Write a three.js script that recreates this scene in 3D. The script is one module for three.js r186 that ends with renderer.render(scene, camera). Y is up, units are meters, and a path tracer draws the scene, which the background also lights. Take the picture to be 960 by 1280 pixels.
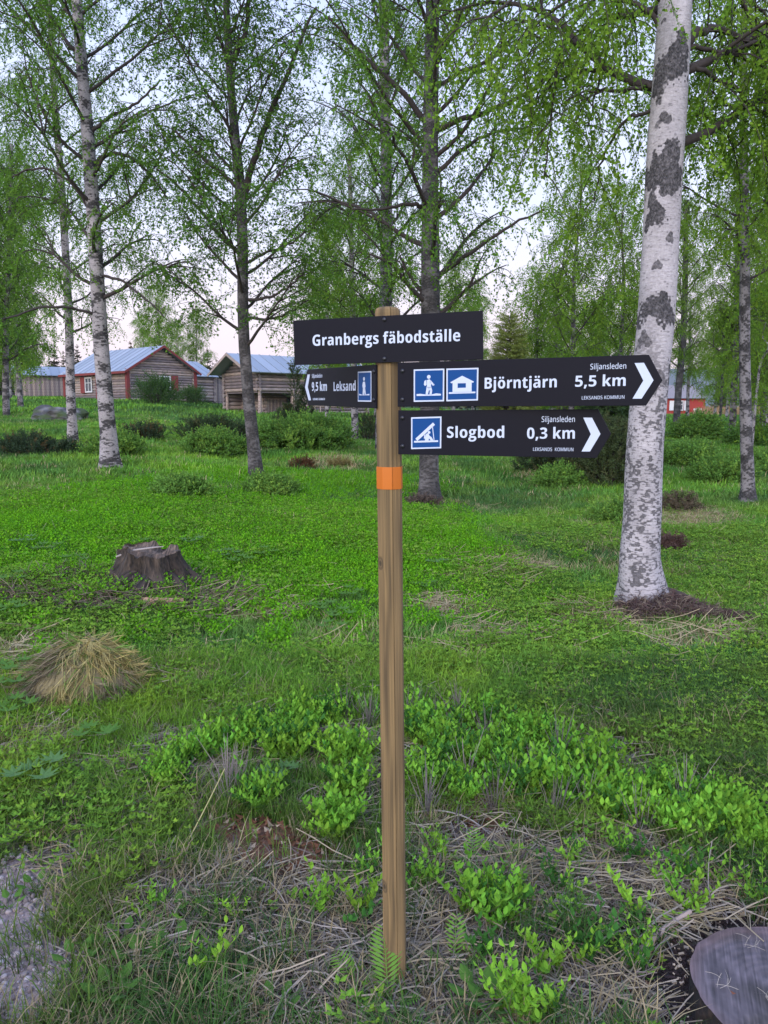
import * as THREE from 'three';
import { FontLoader } from 'three/addons/loaders/FontLoader.js';
import { TextGeometry } from 'three/addons/geometries/TextGeometry.js';
import { mergeGeometries } from 'three/addons/utils/BufferGeometryUtils.js';

// ---------------------------------------------------------------- camera, sky, sun, exposure
const scene = new THREE.Scene();
const W = 960, H = 1280, F = 962, PITCH = 7.29 * Math.PI / 180, EYE = 1.6;   // measured on the photograph: phone lens, eye height 1.6 m
const camera = new THREE.PerspectiveCamera(2 * Math.atan(640 / F) * 180 / Math.PI, W / H, 0.05, 6000);
camera.position.set(0, EYE, 0);
camera.rotation.x = -PITCH;
scene.add(camera);

const renderer = new THREE.WebGLRenderer({ antialias: true });
renderer.setSize(768, 1024);
renderer.toneMapping = THREE.LinearToneMapping;
renderer.toneMappingExposure = 1.58;
renderer.shadowMap.enabled = true;

// dusk sky: the sun has set behind the camera; ahead lies the pink belt over the horizon, pale blue above
{
  const w = 512, h = 256, a = new Float32Array(w * h * 4);
  const ss = (e0, e1, x) => { const t = Math.min(1, Math.max(0, (x - e0) / (e1 - e0))); return t * t * (3 - 2 * t); };
  for (let j = 0; j < h; j++) for (let i = 0; i < w; i++) {
    const el = ((j + .5) / h - .5) * 180, az = ((i + .5) / w - .5) * 2 * Math.PI;
    const back = Math.sin(az) * .5 + .5;             // +z is behind the camera, where the sun went down
    const e = Math.max(el, 0);
    const t1 = ss(0, 16, e), t2 = ss(8, 48, e);
    const pink = [.76, .62, .61], pale = [.62, .67, .84], blue = [.34, .50, .95];
    const k = (i + j * w) * 4, glow = 1 + 1.15 * back * (1 - .45 * t2);
    for (let c = 0; c < 3; c++) {
      const v = (pink[c] * (1 - t1) + pale[c] * t1) * (1 - t2) + blue[c] * t2;
      a[k + c] = v * glow * [1.0, 1, .985][c] * (el < 0 ? Math.max(.25, 1 + el / 12) : 1);
    }
    a[k + 3] = 1;
  }
  const sky = new THREE.DataTexture(a, w, h, THREE.RGBAFormat, THREE.FloatType);
  sky.mapping = THREE.EquirectangularReflectionMapping;
  sky.minFilter = sky.magFilter = THREE.LinearFilter;
  sky.needsUpdate = true;
  scene.background = sky;
  scene.environment = sky;
}
const sun = new THREE.DirectionalLight(new THREE.Color(1, .93, .86), 1.5);
sun.position.set(-9, 11, 22);
sun.castShadow = true;
sun.shadow.radius = 80;
sun.shadow.mapSize.set(2048, 2048);
Object.assign(sun.shadow.camera, { left: -30, right: 30, top: 30, bottom: -30, near: 1, far: 120 });
scene.add(sun, sun.target);

// ---------------------------------------------------------------- helpers
function rng(seed) { let s = seed >>> 0; return () => { s = (s + 0x6D2B79F5) >>> 0; let t = Math.imul(s ^ (s >>> 15), 1 | s); t = (t + Math.imul(t ^ (t >>> 7), 61 | t)) ^ t; return ((t ^ (t >>> 14)) >>> 0) / 4294967296; }; }
const V = (x, y, z) => new THREE.Vector3(x, y, z);
const clamp = (x, a = 0, b = 1) => Math.min(b, Math.max(a, x));
const smooth = (e0, e1, x) => { const t = clamp((x - e0) / (e1 - e0)); return t * t * (3 - 2 * t); };
const lerp = (a, b, t) => a + (b - a) * t;
function hash3(x, y, z) { let n = Math.imul(x, 374761393) + Math.imul(y, 668265263) + Math.imul(z, 2147483647 - 1442695040); n = Math.imul(n ^ (n >>> 13), 1274126177); return ((n ^ (n >>> 16)) >>> 0) / 4294967296; }
function noise3(x, y, z) {
  const xi = Math.floor(x), yi = Math.floor(y), zi = Math.floor(z); let u = x - xi, v = y - yi, w = z - zi;
  u = u * u * (3 - 2 * u); v = v * v * (3 - 2 * v); w = w * w * (3 - 2 * w);
  const h = (a, b, c) => hash3(xi + a, yi + b, zi + c);
  return lerp(lerp(lerp(h(0, 0, 0), h(1, 0, 0), u), lerp(h(0, 1, 0), h(1, 1, 0), u), v), lerp(lerp(h(0, 0, 1), h(1, 0, 1), u), lerp(h(0, 1, 1), h(1, 1, 1), u), v), w);
}
const noise = (x, y) => noise3(x, y, .5);
const fbm = (x, y, o = 4) => { let s = 0, a = .5, n = 0; for (let i = 0; i < o; i++) { s += a * noise3(x, y, i * 7.3); n += a; a *= .5; x *= 2.03; y *= 2.03; } return s / n; };

// pixel of the photograph -> direction -> point at depth D (world z = -D), or on the ground
const CP = Math.cos(PITCH), SP = Math.sin(PITCH);
function ray(px, py) { const a = (px - 480) / F, b = (640 - py) / F; return V(a, b * CP - SP, -CP - b * SP); }
function at(px, py, D) { const r = ray(px, py), k = D / -r.z; return V(r.x * k, EYE + r.y * k, -D); }
const axial = (y, D) => D * CP + (EYE - y) * SP;                    // depth along the lens axis
const metres = (p, y, D) => p * axial(y, D) / F;                    // pixels -> metres at a place

const BUMPS = [];                                                   // local rises: [x, z, radius, height]
function height(x, z) {
  const D = -z, q = x / Math.max(D, 4);
  const s = lerp(lerp(.047, .033, smooth(-.33, -.15, q)), lerp(.033, .02, smooth(-.15, .22, q)) , q > -.15 ? 1 : 0);
  let far = D < 62 ? D : 62 + (D - 62) * .45; far = far < 160 ? far : 160 + (far - 160) * .1;
  let y = D > 1 ? s * Math.max(0, far - 2.2) * smooth(1, 4.5, D) : 0;
  const near = Math.min(1, Math.max(0, D) / 4);
  y += (fbm(x * .35 + 7, z * .35, 2) - .5) * .16 * near + (fbm(x * 2.1, z * 2.1 + 3, 2) - .5) * .05;
  for (const [bx, bz, r, h] of BUMPS) { const d2 = ((x - bx) ** 2 + (z - bz) ** 2) / (r * r); if (d2 < 4) y += h * Math.exp(-d2 * 2); }
  return y;
}
function hit(px, py) {
  const r = ray(px, py); let lo = .5, step = .05;
  for (let D = .6; D < 400; D += step) { step = Math.max(.05, D * .01); const p = at(px, py, D); if (p.y < height(p.x, p.z)) { let a = lo, b = D; for (let k = 0; k < 18; k++) { const m = (a + b) / 2, q = at(px, py, m); if (q.y < height(q.x, q.z)) b = m; else a = m; } const o = at(px, py, b); o.y = height(o.x, o.z); return o; } lo = D; }
  return at(px, py, 200);
}
const ground = (x, z) => V(x, height(x, z), z);

const used = {};
function numbered(n) { used[n] = (used[n] ?? -1) + 1; return used[n] ? n + '_' + String(used[n]).padStart(3, '0') : n; }
function tag(o, label, category, group, kind) { o.userData.label = label; if (category) o.userData.category = category; if (group) o.userData.group = group; if (kind) o.userData.kind = kind; return o; }
function thing(name, p, label, category, group) { const g = new THREE.Group(); g.name = numbered(name); g.position.copy(p); scene.add(g); return tag(g, label, category, group); }
function mesh(name, geo, mat, parent = scene) { const m = new THREE.Mesh(geo, mat); m.name = parent === scene ? numbered(name) : name; m.castShadow = m.receiveShadow = true; parent.add(m); return m; }
function structure(name, geo, mat) { const m = mesh(name, geo, mat); m.userData.kind = 'structure'; return m; }
const rgb = (r, g, b) => new THREE.Color().setRGB(r, g, b);
const std = (c, rough = .9, o = {}) => new THREE.MeshStandardMaterial({ color: rgb(...c), roughness: rough, ...o });
const leafMat = (o = {}) => new THREE.MeshPhysicalMaterial({ color: rgb(1, 1, 1), roughness: 1, transmission: .38, thickness: 0, specularIntensity: .12, side: THREE.DoubleSide, ...o });

class Acc {                                                          // collects triangles of one mesh
  constructor() { this.p = []; this.u = []; this.i = []; this.c = null; }
  get n() { return this.p.length / 3; }
  v(x, y, z, u = 0, w = 0) { this.p.push(x, y, z); this.u.push(u, w); return this.n - 1; }
  tri(a, b, c) { this.i.push(a, b, c); }
  quad(a, b, c, d) { this.i.push(a, b, c, a, c, d); }
  build() {
    const g = new THREE.BufferGeometry();
    g.setAttribute('position', new THREE.Float32BufferAttribute(this.p, 3)); g.setAttribute('uv', new THREE.Float32BufferAttribute(this.u, 2));
    if (this.c) g.setAttribute('color', new THREE.Float32BufferAttribute(this.c, 3));
    g.setIndex(this.i); g.computeVertexNormals(); return g;
  }
}
// tube along points; radius(k, angle) may vary; uv in metres (round, along)
function tube(acc, pts, radii, sides, wob, uvRound) {
  const n = pts.length; let nrm = null; let L = 0; const rows = [];
  for (let k = 0; k < n; k++) {
    const t = pts[Math.min(k + 1, n - 1)].clone().sub(pts[Math.max(k - 1, 0)]).normalize();
    if (!nrm) nrm = Math.abs(t.y) > .9 ? V(1, 0, 0) : V(0, 1, 0);
    nrm = nrm.clone().sub(t.clone().multiplyScalar(nrm.dot(t))).normalize();
    const b = t.clone().cross(nrm); if (k) L += pts[k].distanceTo(pts[k - 1]);
    const row = [];
    for (let s = 0; s <= sides; s++) {
      const a = s / sides * Math.PI * 2, r = radii[k] * (wob ? wob(k, a, L) : 1);
      const q = pts[k].clone().addScaledVector(nrm, Math.cos(a) * r).addScaledVector(b, Math.sin(a) * r);
      row.push(acc.v(q.x, q.y, q.z, uvRound ? s / sides * uvRound : s / sides * radii[0] * 6.28, L));
    }
    rows.push(row);
  }
  for (let k = 0; k < n - 1; k++) for (let s = 0; s < sides; s++) acc.quad(rows[k][s], rows[k][s + 1], rows[k + 1][s + 1], rows[k + 1][s]);
  const c = acc.v(pts[n - 1].x, pts[n - 1].y, pts[n - 1].z, 0, L); for (let s = 0; s < sides; s++) acc.tri(rows[n - 1][s], rows[n - 1][s + 1], c);
}
function leaf(acc, o, dir, side, len, wid, fold = .2) {              // folded pointed oval, four faces
  const up = dir.clone().cross(side).normalize(), m = o.clone().addScaledVector(dir, len * .45), tip = o.clone().addScaledVector(dir, len).addScaledVector(up, -len * .12);
  const l = m.clone().addScaledVector(side, wid / 2).addScaledVector(up, wid * fold), r = m.clone().addScaledVector(side, -wid / 2).addScaledVector(up, wid * fold);
  const a = acc.v(o.x, o.y, o.z), b = acc.v(l.x, l.y, l.z), c = acc.v(tip.x, tip.y, tip.z), a2 = acc.v(o.x, o.y, o.z), c2 = acc.v(tip.x, tip.y, tip.z), d = acc.v(r.x, r.y, r.z), e = acc.v(m.x, m.y, m.z), e2 = acc.v(m.x, m.y, m.z);
  acc.tri(a, e, b); acc.tri(b, e, c); acc.tri(a2, d, e2); acc.tri(e2, d, c2);
}
function oval(acc, o, dir, side, len, wid, fold = .15) {              // rounder leaf for plants close to the lens
  const up = dir.clone().cross(side).normalize(), P = (t, w, f) => { const p = o.clone().addScaledVector(dir, len * t).addScaledVector(side, w * wid).addScaledVector(up, f * wid - len * .14 * t * t); return acc.v(p.x, p.y, p.z); };
  const T = [0, .18, .45, .75, 1], Wd = [0, .32, .5, .36, 0], mid = T.map((t) => P(t, 0, 0));
  for (const s of [-1, 1]) { const m = s > 0 ? mid : T.map((t) => P(t, 0, 0)), e = [1, 2, 3].map((k) => P(T[k], s * Wd[k], fold * Wd[k] * 2)); const q = [[m[0], m[1], e[0]], [m[1], m[2], e[1]], [m[1], e[1], e[0]], [m[2], m[3], e[2]], [m[2], e[2], e[1]], [m[3], m[4], e[2]]]; for (const [a, b, c] of q) s > 0 ? acc.tri(a, b, c) : acc.tri(a, c, b); }
}
const randDir = (R, flat = 1) => { const a = R() * 6.283, y = (R() * 2 - 1) * flat, k = Math.sqrt(Math.max(0, 1 - y * y)); return V(Math.cos(a) * k, y, Math.sin(a) * k); };
const _m = new THREE.Matrix4(), _q = new THREE.Quaternion(), _s = V(1, 1, 1), _up = V(0, 1, 0);
function place(list, pos, q, sx, sy, sz, col) { list.push({ m: new THREE.Matrix4().compose(pos, q, V(sx, sy ?? sx, sz ?? sx)), c: col }); }
function instances(name, geo, mat, list, parent) {
  const im = new THREE.InstancedMesh(geo, mat, list.length); im.name = parent ? name : numbered(name);
  list.forEach((e, k) => { im.setMatrixAt(k, e.m); im.setColorAt(k, e.c); });
  im.castShadow = im.receiveShadow = true; im.userData.kind = 'stuff'; (parent ?? scene).add(im); return im;
}
const yaw = (a) => new THREE.Quaternion().setFromAxisAngle(_up, a);
const tilt = (R, amount) => new THREE.Quaternion().setFromAxisAngle(V(Math.cos(R * 6.283), 0, Math.sin(R * 6.283)), amount);
function dataTex(w, h, f, srgb = false) {                            // f(x, y) -> [r, g, b] in 0..1
  const d = new Uint8Array(w * h * 4);
  for (let y = 0; y < h; y++) for (let x = 0; x < w; x++) { const c = f(x / w, y / h), k = (x + y * w) * 4; d[k] = clamp(c[0]) * 255; d[k + 1] = clamp(c[1]) * 255; d[k + 2] = clamp(c[2]) * 255; d[k + 3] = 255; }
  const t = new THREE.DataTexture(d, w, h); t.wrapS = t.wrapT = THREE.RepeatWrapping; t.magFilter = THREE.LinearFilter; t.minFilter = THREE.LinearMipmapLinearFilter; t.generateMipmaps = true;
  if (srgb) t.colorSpace = THREE.SRGBColorSpace; t.needsUpdate = true; return t;
}
const tn = (x, y, px, py, z = 0) => { const xi = Math.floor(x), yi = Math.floor(y); let u = x - xi, v = y - yi; u = u * u * (3 - 2 * u); v = v * v * (3 - 2 * v); const m = (a, n) => ((a % n) + n) % n, h = (a, b) => hash3(m(a, px), m(b, py), z); return lerp(lerp(h(xi, yi), h(xi + 1, yi), u), lerp(h(xi, yi + 1), h(xi + 1, yi + 1), u), v); };   // noise that tiles

// ---------------------------------------------------------------- where things grow (places read off the photograph, turned into ground ellipses)
const birchFoot = hit(806, 766), oldStump = hit(190, 742), tussock = hit(108, 868), sawnStump = V(1.1, 0, -1.88), postFoot = V(.0315, 0, -1.975);
BUMPS.push([birchFoot.x + .1, birchFoot.z + .05, .5, .1], [oldStump.x - .1, oldStump.z, .7, .12], [oldStump.x - .8, oldStump.z, .6, .1]);
function ellipse(px, py, rx, ry) { const c = hit(px, py), a = hit(px, py - ry), b = hit(px, py + ry); return [c.x, c.z, metres(rx, c.y, -c.z), Math.max(.08, Math.abs(a.z - b.z) / 2)]; }
const zone = (list) => { const e = list.map((k) => ellipse(...k)); return (x, z, soft = .55) => { let best = 9; for (const [cx, cz, rx, rz] of e) { const d = Math.hypot((x - cx) / rx, (z - cz) / rz); if (d < best) best = d; } if (best > 1.8) return 0; return smooth(1 + soft * .5, 1 - soft * .5, best + (fbm(x * 4.2, z * 4.2, 3) - .5) * 1.1); }; };
const inGravel = zone([[40, 1215, 85, 62], [0, 1120, 55, 60], [10, 1045, 20, 16], [-60, 1180, 120, 140]]);
const inBrown = zone([[360, 1068, 80, 36], [300, 1040, 60, 14], [610, 1040, 60, 20]]);
const inHumus = zone([[835, 780, 62, 12], [775, 776, 16, 8], [120, 730, 70, 16], [200, 750, 50, 10], [850, 1225, 52, 48], [900, 1150, 50, 18], [890, 1290, 80, 40]]);
const inLitter = zone([[700, 1100, 190, 55], [560, 1190, 110, 55], [420, 1160, 110, 50], [820, 1130, 120, 40], [350, 1110, 120, 35], [700, 1230, 110, 50], [560, 1060, 70, 30], [440, 1240, 120, 40], [300, 1180, 90, 22], [230, 1130, 70, 16], [560, 1265, 160, 24], [160, 1170, 60, 14], [610, 1005, 60, 10], [480, 960, 40, 12]]);
const inBil = zone([[260, 940, 95, 45], [385, 930, 95, 50], [440, 1010, 70, 45], [560, 935, 90, 50], [640, 950, 80, 45], [710, 985, 75, 42], [830, 1020, 90, 34], [930, 1045, 70, 30], [760, 950, 60, 28]]);
const inCarpet = zone([[330, 660, 270, 60], [120, 640, 160, 48], [430, 700, 120, 38], [540, 690, 70, 30], [380, 600, 150, 22]]);
const inStraw = zone([[300, 755, 90, 22], [620, 712, 80, 16], [240, 858, 50, 12], [20, 830, 60, 40], [30, 930, 50, 30], [560, 760, 60, 12], [740, 775, 60, 16], [880, 800, 80, 16], [640, 800, 70, 10], [150, 960, 70, 12], [95, 1075, 60, 16], [180, 1110, 90, 12], [650, 560, 60, 16], [700, 600, 50, 12], [850, 645, 50, 14], [420, 580, 40, 10]]);

// ---------------------------------------------------------------- ground
{
  const Ds = [-120, -60, -30, -16, -9, -5, -3, -2, -1.4, -1];
  for (let d = -.7; d < 9; d += lerp(.035, .12, clamp(d / 9))) Ds.push(d);
  for (let d = 9; d < 3200; d *= 1.025) Ds.push(d);
  const cols = 260, acc = new Acc(); acc.c = [];
  Ds.forEach((D) => {
    const half = D > 0 ? 2.2 + 1.15 * D : 2.2 - 2 * D;
    for (let k = 0; k <= cols; k++) {
      const t = k / cols * 2 - 1, x = half * (t * .55 + t * t * t * .45), z = -D, y = height(x, z);
      acc.v(x, y, z, x, z);
      const n1 = fbm(x * 1.3, z * 1.3), n2 = noise(x * 9, z * 9), n3 = noise(x * 31, z * 31);
      const moss = [.05 + .04 * n1, .1 + .07 * n1, .02 + .01 * n2], soil = [.085 + .05 * n3, .066 + .04 * n3, .05 + .03 * n3], brown = [.12 + .06 * n3, .055 + .03 * n3, .03 + .02 * n3];
      const near = D < 12 && D > 0 ? 1 : 0, bl = near ? inLitter(x, z) : 0, bb = near ? inBrown(x, z) : 0, bs = near ? Math.max(inStraw(x, z), inBil(x, z)) * .85 : 0;
      const base = smooth(.45, .62, n1 * .6 + n2 * .4) * (near ? .7 : .12);
      for (let c = 0; c < 3; c++) { let v = lerp(moss[c], soil[c], Math.max(base, bl, bs)); v = lerp(v, brown[c], bb); if (near) v = lerp(v, [.022, .014, .013][c], inHumus(x, z)); acc.c.push(v * 2); }
    }
  });
  const w = cols + 1;
  for (let r = 0; r < Ds.length - 1; r++) for (let k = 0; k < cols; k++) acc.quad(r * w + k, r * w + k + 1, (r + 1) * w + k + 1, (r + 1) * w + k);
  const tex = dataTex(512, 512, (x, y) => { const a = tn(x * 60, y * 60, 60, 60), b = tn(x * 200, y * 40, 200, 40, 3), c = tn(x * 40, y * 200, 40, 200, 5), v = .22 + .28 * a + .28 * b * c + .2 * Math.max(b, c); return [v, v * .98, v * .95]; });
  tex.repeat.set(1.3, 1.3);
  const mat = new THREE.MeshStandardMaterial({ vertexColors: true, roughness: 1, map: tex, bumpMap: tex, bumpScale: .012, side: THREE.DoubleSide });
  structure('ground', acc.build(), mat);
}
// gravel path at the photographer's feet
{
  const acc = new Acc(); const nx = 70, nz = 60, x0 = -3.2, x1 = -.45, z0 = -.9, z1 = -2.75; const id = [];
  for (let j = 0; j <= nz; j++) for (let i = 0; i <= nx; i++) { const x = lerp(x0, x1, i / nx), z = lerp(z0, z1, j / nz); id.push(acc.v(x, height(x, z) - .008 + .016 * inGravel(x, z), z, x, z)); }
  for (let j = 0; j < nz; j++) for (let i = 0; i < nx; i++) { const x = lerp(x0, x1, (i + .5) / nx), z = lerp(z0, z1, (j + .5) / nz); if (inGravel(x, z) > .3) { const a = j * (nx + 1) + i; acc.quad(a, a + 1, a + nx + 2, a + nx + 1); } }
  const tex = dataTex(512, 512, (x, y) => { const a = tn(x * 110, y * 110, 110, 110), b = tn(x * 45, y * 45, 45, 45, 2), v = .3 + .45 * a + .25 * b; return [v, v * .95, v * .94]; });
  structure('gravel_path', acc.build(), new THREE.MeshStandardMaterial({ color: rgb(.38, .29, .265), map: tex, bumpMap: tex, bumpScale: .008, roughness: 1 }));
}
// ---------------------------------------------------------------- the signpost
const font = await new FontLoader().loadAsync('fonts/droid/droid_sans_bold.typeface.json');
const fontThin = await new FontLoader().loadAsync('fonts/droid/droid_sans_regular.typeface.json');
const M = {
  board: new THREE.MeshPhysicalMaterial({ color: rgb(.0075, .007, .0115), roughness: .55, specularIntensity: .22 }), white: std([.5, .54, .65], .6), blue: new THREE.MeshPhysicalMaterial({ color: rgb(.002, .05, .19), roughness: .5, specularIntensity: .3 }), bolt: std([.03, .03, .035], .35, { metalness: .6 }),
};
{
  const lean = V(.010, 1.79, -1.975).sub(postFoot), root = thing('signpost', postFoot, 'wooden trail signpost with four black direction boards and an orange band', 'signpost');
  const wood = (dark) => { // planed, pressure-treated pine: long grain, streaks, a few knots
    const knots = [[.3, .22], [.62, .55], [.45, .8], [.8, .35]];
    const f = (x, y) => {
      let wx = x; let kn = 0;
      for (const [a, b] of knots) { const dx = (x - a) * .19, dy = (y - b) * .9, d = Math.hypot(dx * 1.4, dy); wx += .02 * Math.exp(-d * d * 900) * (x > a ? 1 : -1); kn = Math.max(kn, smooth(.012, .004, d)); kn = Math.max(kn, .5 * smooth(.006, .002, Math.abs(d - .014))); }
      const g = tn(wx * 46, y * 5, 46, 5), g2 = tn(wx * 120, y * 9, 120, 9, 4), p = tn(wx * 9, y * 7, 9, 7, 7), st = smooth(.62, .8, tn(wx * 22, y * 3, 22, 3, 9));
      const v = .74 + .16 * g + .14 * g2 - .2 * st * p - .4 * kn - .14 * p;
      return [v * .95, v * .84, v * .6];
    };
    return f;
  };
  const wf = wood();
  const tex = dataTex(512, 1024, (x, y) => { const c = wf(x, y); return [c[0] * .6, c[1] * .55, c[2] * .5]; }, true), bump = dataTex(256, 1024, (x, y) => { const v = wf(x, y)[0]; return [v, v, v]; });
  for (const t of [tex, bump]) t.repeat.set(1 / .19, 1 / .9);
  const mat = new THREE.MeshStandardMaterial({ map: tex, bumpMap: bump, bumpScale: .0016, roughness: .85 });
  const prof = (y, r, acc, turn, uvs = true) => { const row = []; const c = V(lean.x * y / 1.79, y, 0); for (let k = 0; k <= 8; k++) { const a = (k / 8 + turn) * Math.PI * 2; for (const e of [-.035, .035]) { const b = a + e; row.push(acc.v(c.x + Math.sin(b) * r, c.y, c.z + Math.cos(b) * r, k / 8 * .19 + e * .02, y)); } } return row; };
  const loft = (levels, turn) => { const acc = new Acc(), rows = levels.map(([y, r]) => prof(y, r, acc, turn)); for (let j = 0; j < rows.length - 1; j++) for (let k = 0; k < 17; k++) acc.quad(rows[j][k], rows[j][k + 1], rows[j + 1][k + 1], rows[j + 1][k]); const last = rows[rows.length - 1], c = acc.v(lean.x * levels[levels.length - 1][0] / 1.79, levels[levels.length - 1][0] + .001, 0, .05, 1.8); for (let k = 0; k < 17; k++) acc.tri(last[k], last[k + 1], c); return acc.build(); };
  const R0 = .0325, turn = .035, lv = [];
  for (let y = -.12; y < 1.845; y += .03) lv.push([y, R0 * (1 + .02 * (noise(y * 6, 2) - .5))]);
  lv.push([1.848, R0], [1.856, R0 * .96], [1.861, R0 * .86], [1.8635, R0 * .6]);
  mesh('post', loft(lv, turn).toNonIndexed(), mat, root).geometry.computeVertexNormals();
  const yb0 = at(487, 612, 1.945).y, yb1 = at(487, 584, 1.945).y;
  mesh('marker_band', loft([[yb0, R0 * 1.0], [yb0 + .0005, R0 * 1.045], [yb1 - .0005, R0 * 1.045], [yb1, R0 * 1.0]], turn), std([.5, .125, .003], .65), root);

  const plate = (poly, z0, z1, holes) => { const s = new THREE.Shape(poly.map(([x, y]) => new THREE.Vector2(x, y))); for (const h of holes ?? []) s.holes.push(new THREE.Path(h.map(([x, y]) => new THREE.Vector2(x, y)))); const g = new THREE.ExtrudeGeometry(s, { depth: z1 - z0, bevelEnabled: false, curveSegments: 10 }); g.translate(0, 0, z0); return g; };
  function board(name, label, yawDeg, outline, out) {
    const a = yawDeg * Math.PI / 180, xd = V(Math.cos(a), 0, Math.sin(a)), n = V(-Math.sin(a), 0, Math.cos(a));
    const o = postFoot.clone().add(V(lean.x * .93, 1.66, 0)).addScaledVector(n, out);
    const loc = (px, py) => { const r = ray(px, py), e = V(0, EYE, 0), t = o.clone().sub(e).dot(n) / r.dot(n), p = e.clone().addScaledVector(r, t).sub(o); return [p.dot(xd), p.y]; };
    const g = new THREE.Group(); g.name = 'sign_board'; g.userData.label = label; g.position.copy(o).sub(root.position); g.rotation.y = -a; root.add(g);
    const poly = outline.map(([x, y]) => loc(x, y));
    const s = new THREE.Shape(poly.map(([x, y]) => new THREE.Vector2(x, y)));
    const geo = new THREE.ExtrudeGeometry(s, { depth: .004, bevelEnabled: true, bevelSize: .0006, bevelThickness: .0006, bevelSegments: 2 }); geo.translate(0, 0, -.0046);
    mesh('panel', geo, M.board, g);
    const api = {
      text(str, p0, p1, cap, f = font, nm = 'lettering', thick = .0005) {   // from left to right baseline pixel, capital height in pixels
        const a0 = loc(...p0), a1 = loc(...p1), top = loc(p0[0], p0[1] - cap), hgt = top[1] - a0[1];
        const tg = new TextGeometry(str, { font: f, size: 1, depth: .1, curveSegments: 5 }); tg.computeBoundingBox(); const bb = tg.boundingBox;
        const len = Math.hypot(a1[0] - a0[0], a1[1] - a0[1]), ang = Math.atan2(a1[1] - a0[1], a1[0] - a0[0]);
        tg.translate(-bb.min.x, 0, 0); const capH = 0.99; tg.scale(len / (bb.max.x - bb.min.x), hgt / capH, thick / .1); tg.rotateZ(ang); tg.translate(a0[0], a0[1], .0007);
        return mesh(nm, tg, M.white, g);
      },
      poly(nm, pts, m, z0 = .0007, z1 = .0012, holes) { return mesh(nm, plate(pts.map(([x, y]) => loc(x, y)), z0, z1, holes?.map((h) => h.map(([x, y]) => loc(x, y)))), m, g); },
      bolt(px, py) { const [x, y] = loc(px, py); const b = new THREE.SphereGeometry(.0055, 14, 8, 0, 6.284, 0, 1.571); b.scale(1, .6, 1); b.rotateX(Math.PI / 2); b.translate(x, y, .0006); mesh('bolt', b, M.bolt, g); },
      picto(c00, c10, c11, c01, shapes) {       // four corner pixels: top-left, top-right, bottom-right, bottom-left; shapes in 0..1 (y down)
        const cs = [c00, c10, c11, c01].map((c) => loc(...c)), L = (u, v) => [0, 1].map((k) => (cs[0][k] * (1 - u) + cs[1][k] * u) * (1 - v) + (cs[3][k] * (1 - u) + cs[2][k] * u) * v);
        mesh('pictogram_border', plate([L(0, 0), L(1, 0), L(1, 1), L(0, 1)].reverse(), .0007, .001), M.white, g);
        mesh('pictogram_field', plate([L(.045, .045), L(.955, .045), L(.955, .955), L(.045, .955)].reverse(), .0011, .0014), M.blue, g);
        mesh('pictogram_symbol', mergeGeometries(shapes.map(({ p, holes }) => plate(p.map(([u, v]) => L(u, v)), .0015, .0018, holes?.map((h) => h.map(([u, v]) => L(u, v))))) ), M.white, g);
      },
    };
    return api;
  }
  const disc = (x, y, r, n = 14) => ({ p: Array.from({ length: n }, (_, k) => [x + Math.cos(k / n * 6.283) * r, y + Math.sin(k / n * 6.283) * r]) });
  const bar = (x0, y0, x1, y1, w0, w1 = w0) => { const dx = x1 - x0, dy = y1 - y0, l = Math.hypot(dx, dy), nx = -dy / l / 2, ny = dx / l / 2; return { p: [[x0 + nx * w0, y0 + ny * w0], [x1 + nx * w1, y1 + ny * w1], [x1 - nx * w1, y1 - ny * w1], [x0 - nx * w0, y0 - ny * w0]] }; };
  const hiker = [disc(.5, .24, .06), { p: [[.44, .34], [.52, .31], [.58, .37], [.57, .58], [.44, .58]] }, { p: [[.36, .36], [.42, .33], [.43, .48], [.38, .52], [.34, .47]] }, bar(.55, .38, .66, .5, .075, .05), bar(.48, .55, .43, .8, .1, .07), bar(.53, .55, .58, .68, .1, .08), bar(.575, .66, .56, .8, .08, .065), bar(.64, .5, .68, .47, .04), { p: [[.1, .76], [.22, .755], [.4, .78], [.6, .78], [.75, .75], [.9, .77], [.9, .82], [.1, .82]] }];
  const hut = [{ p: [[.5, .23], [.87, .42], [.84, .455], [.8, .44], [.8, .74], [.2, .74], [.2, .44], [.16, .455], [.13, .42]].reverse(), holes: [[[.36, .46], [.62, .46], [.62, .6], [.36, .6]]] }, bar(.08, .75, .92, .75, .05)];
  const leanTo = [bar(.18, .71, .76, .22, .1), bar(.1, .77, .9, .77, .055), bar(.71, .3, .77, .76, .025), disc(.6, .49, .045), { p: [[.5, .53], [.57, .51], [.62, .6], [.68, .64], [.75, .75], [.66, .75], [.6, .67], [.58, .75], [.46, .75]] }, { p: [[.44, .57], [.48, .54], [.48, .68], [.43, .68]] }];
  const walker = [disc(.48, .25, .065), { p: [[.41, .34], [.55, .34], [.6, .5], [.56, .54], [.54, .57], [.42, .57], [.38, .52], [.36, .46]] }, bar(.46, .55, .42, .79, .11, .08), bar(.51, .55, .58, .79, .11, .08), { p: [[.12, .74], [.4, .78], [.88, .74], [.88, .79], [.12, .79]] }];

  const z1 = (x, y) => [490 + x / 2.743, 440 + y / 2.743], z2 = (x, y) => [360 + x / 3.84, 380 + y / 3.84], z3 = (x, y) => [360 + x / 6.857, 380 + y / 6.857];
  let b = board('top', 'black name board reading Granbergs fäbodställe', 19.5, [[366.5, 401], [368.5, 456], [603.5, 449.2], [603, 388.5]], .038);
  b.text('Granbergs fäbodställe', z2(119, 201), z2(827, 178), 13.6, font);
  b.bolt(480.5, 399.5); b.bolt(480.5, 448.5);
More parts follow.
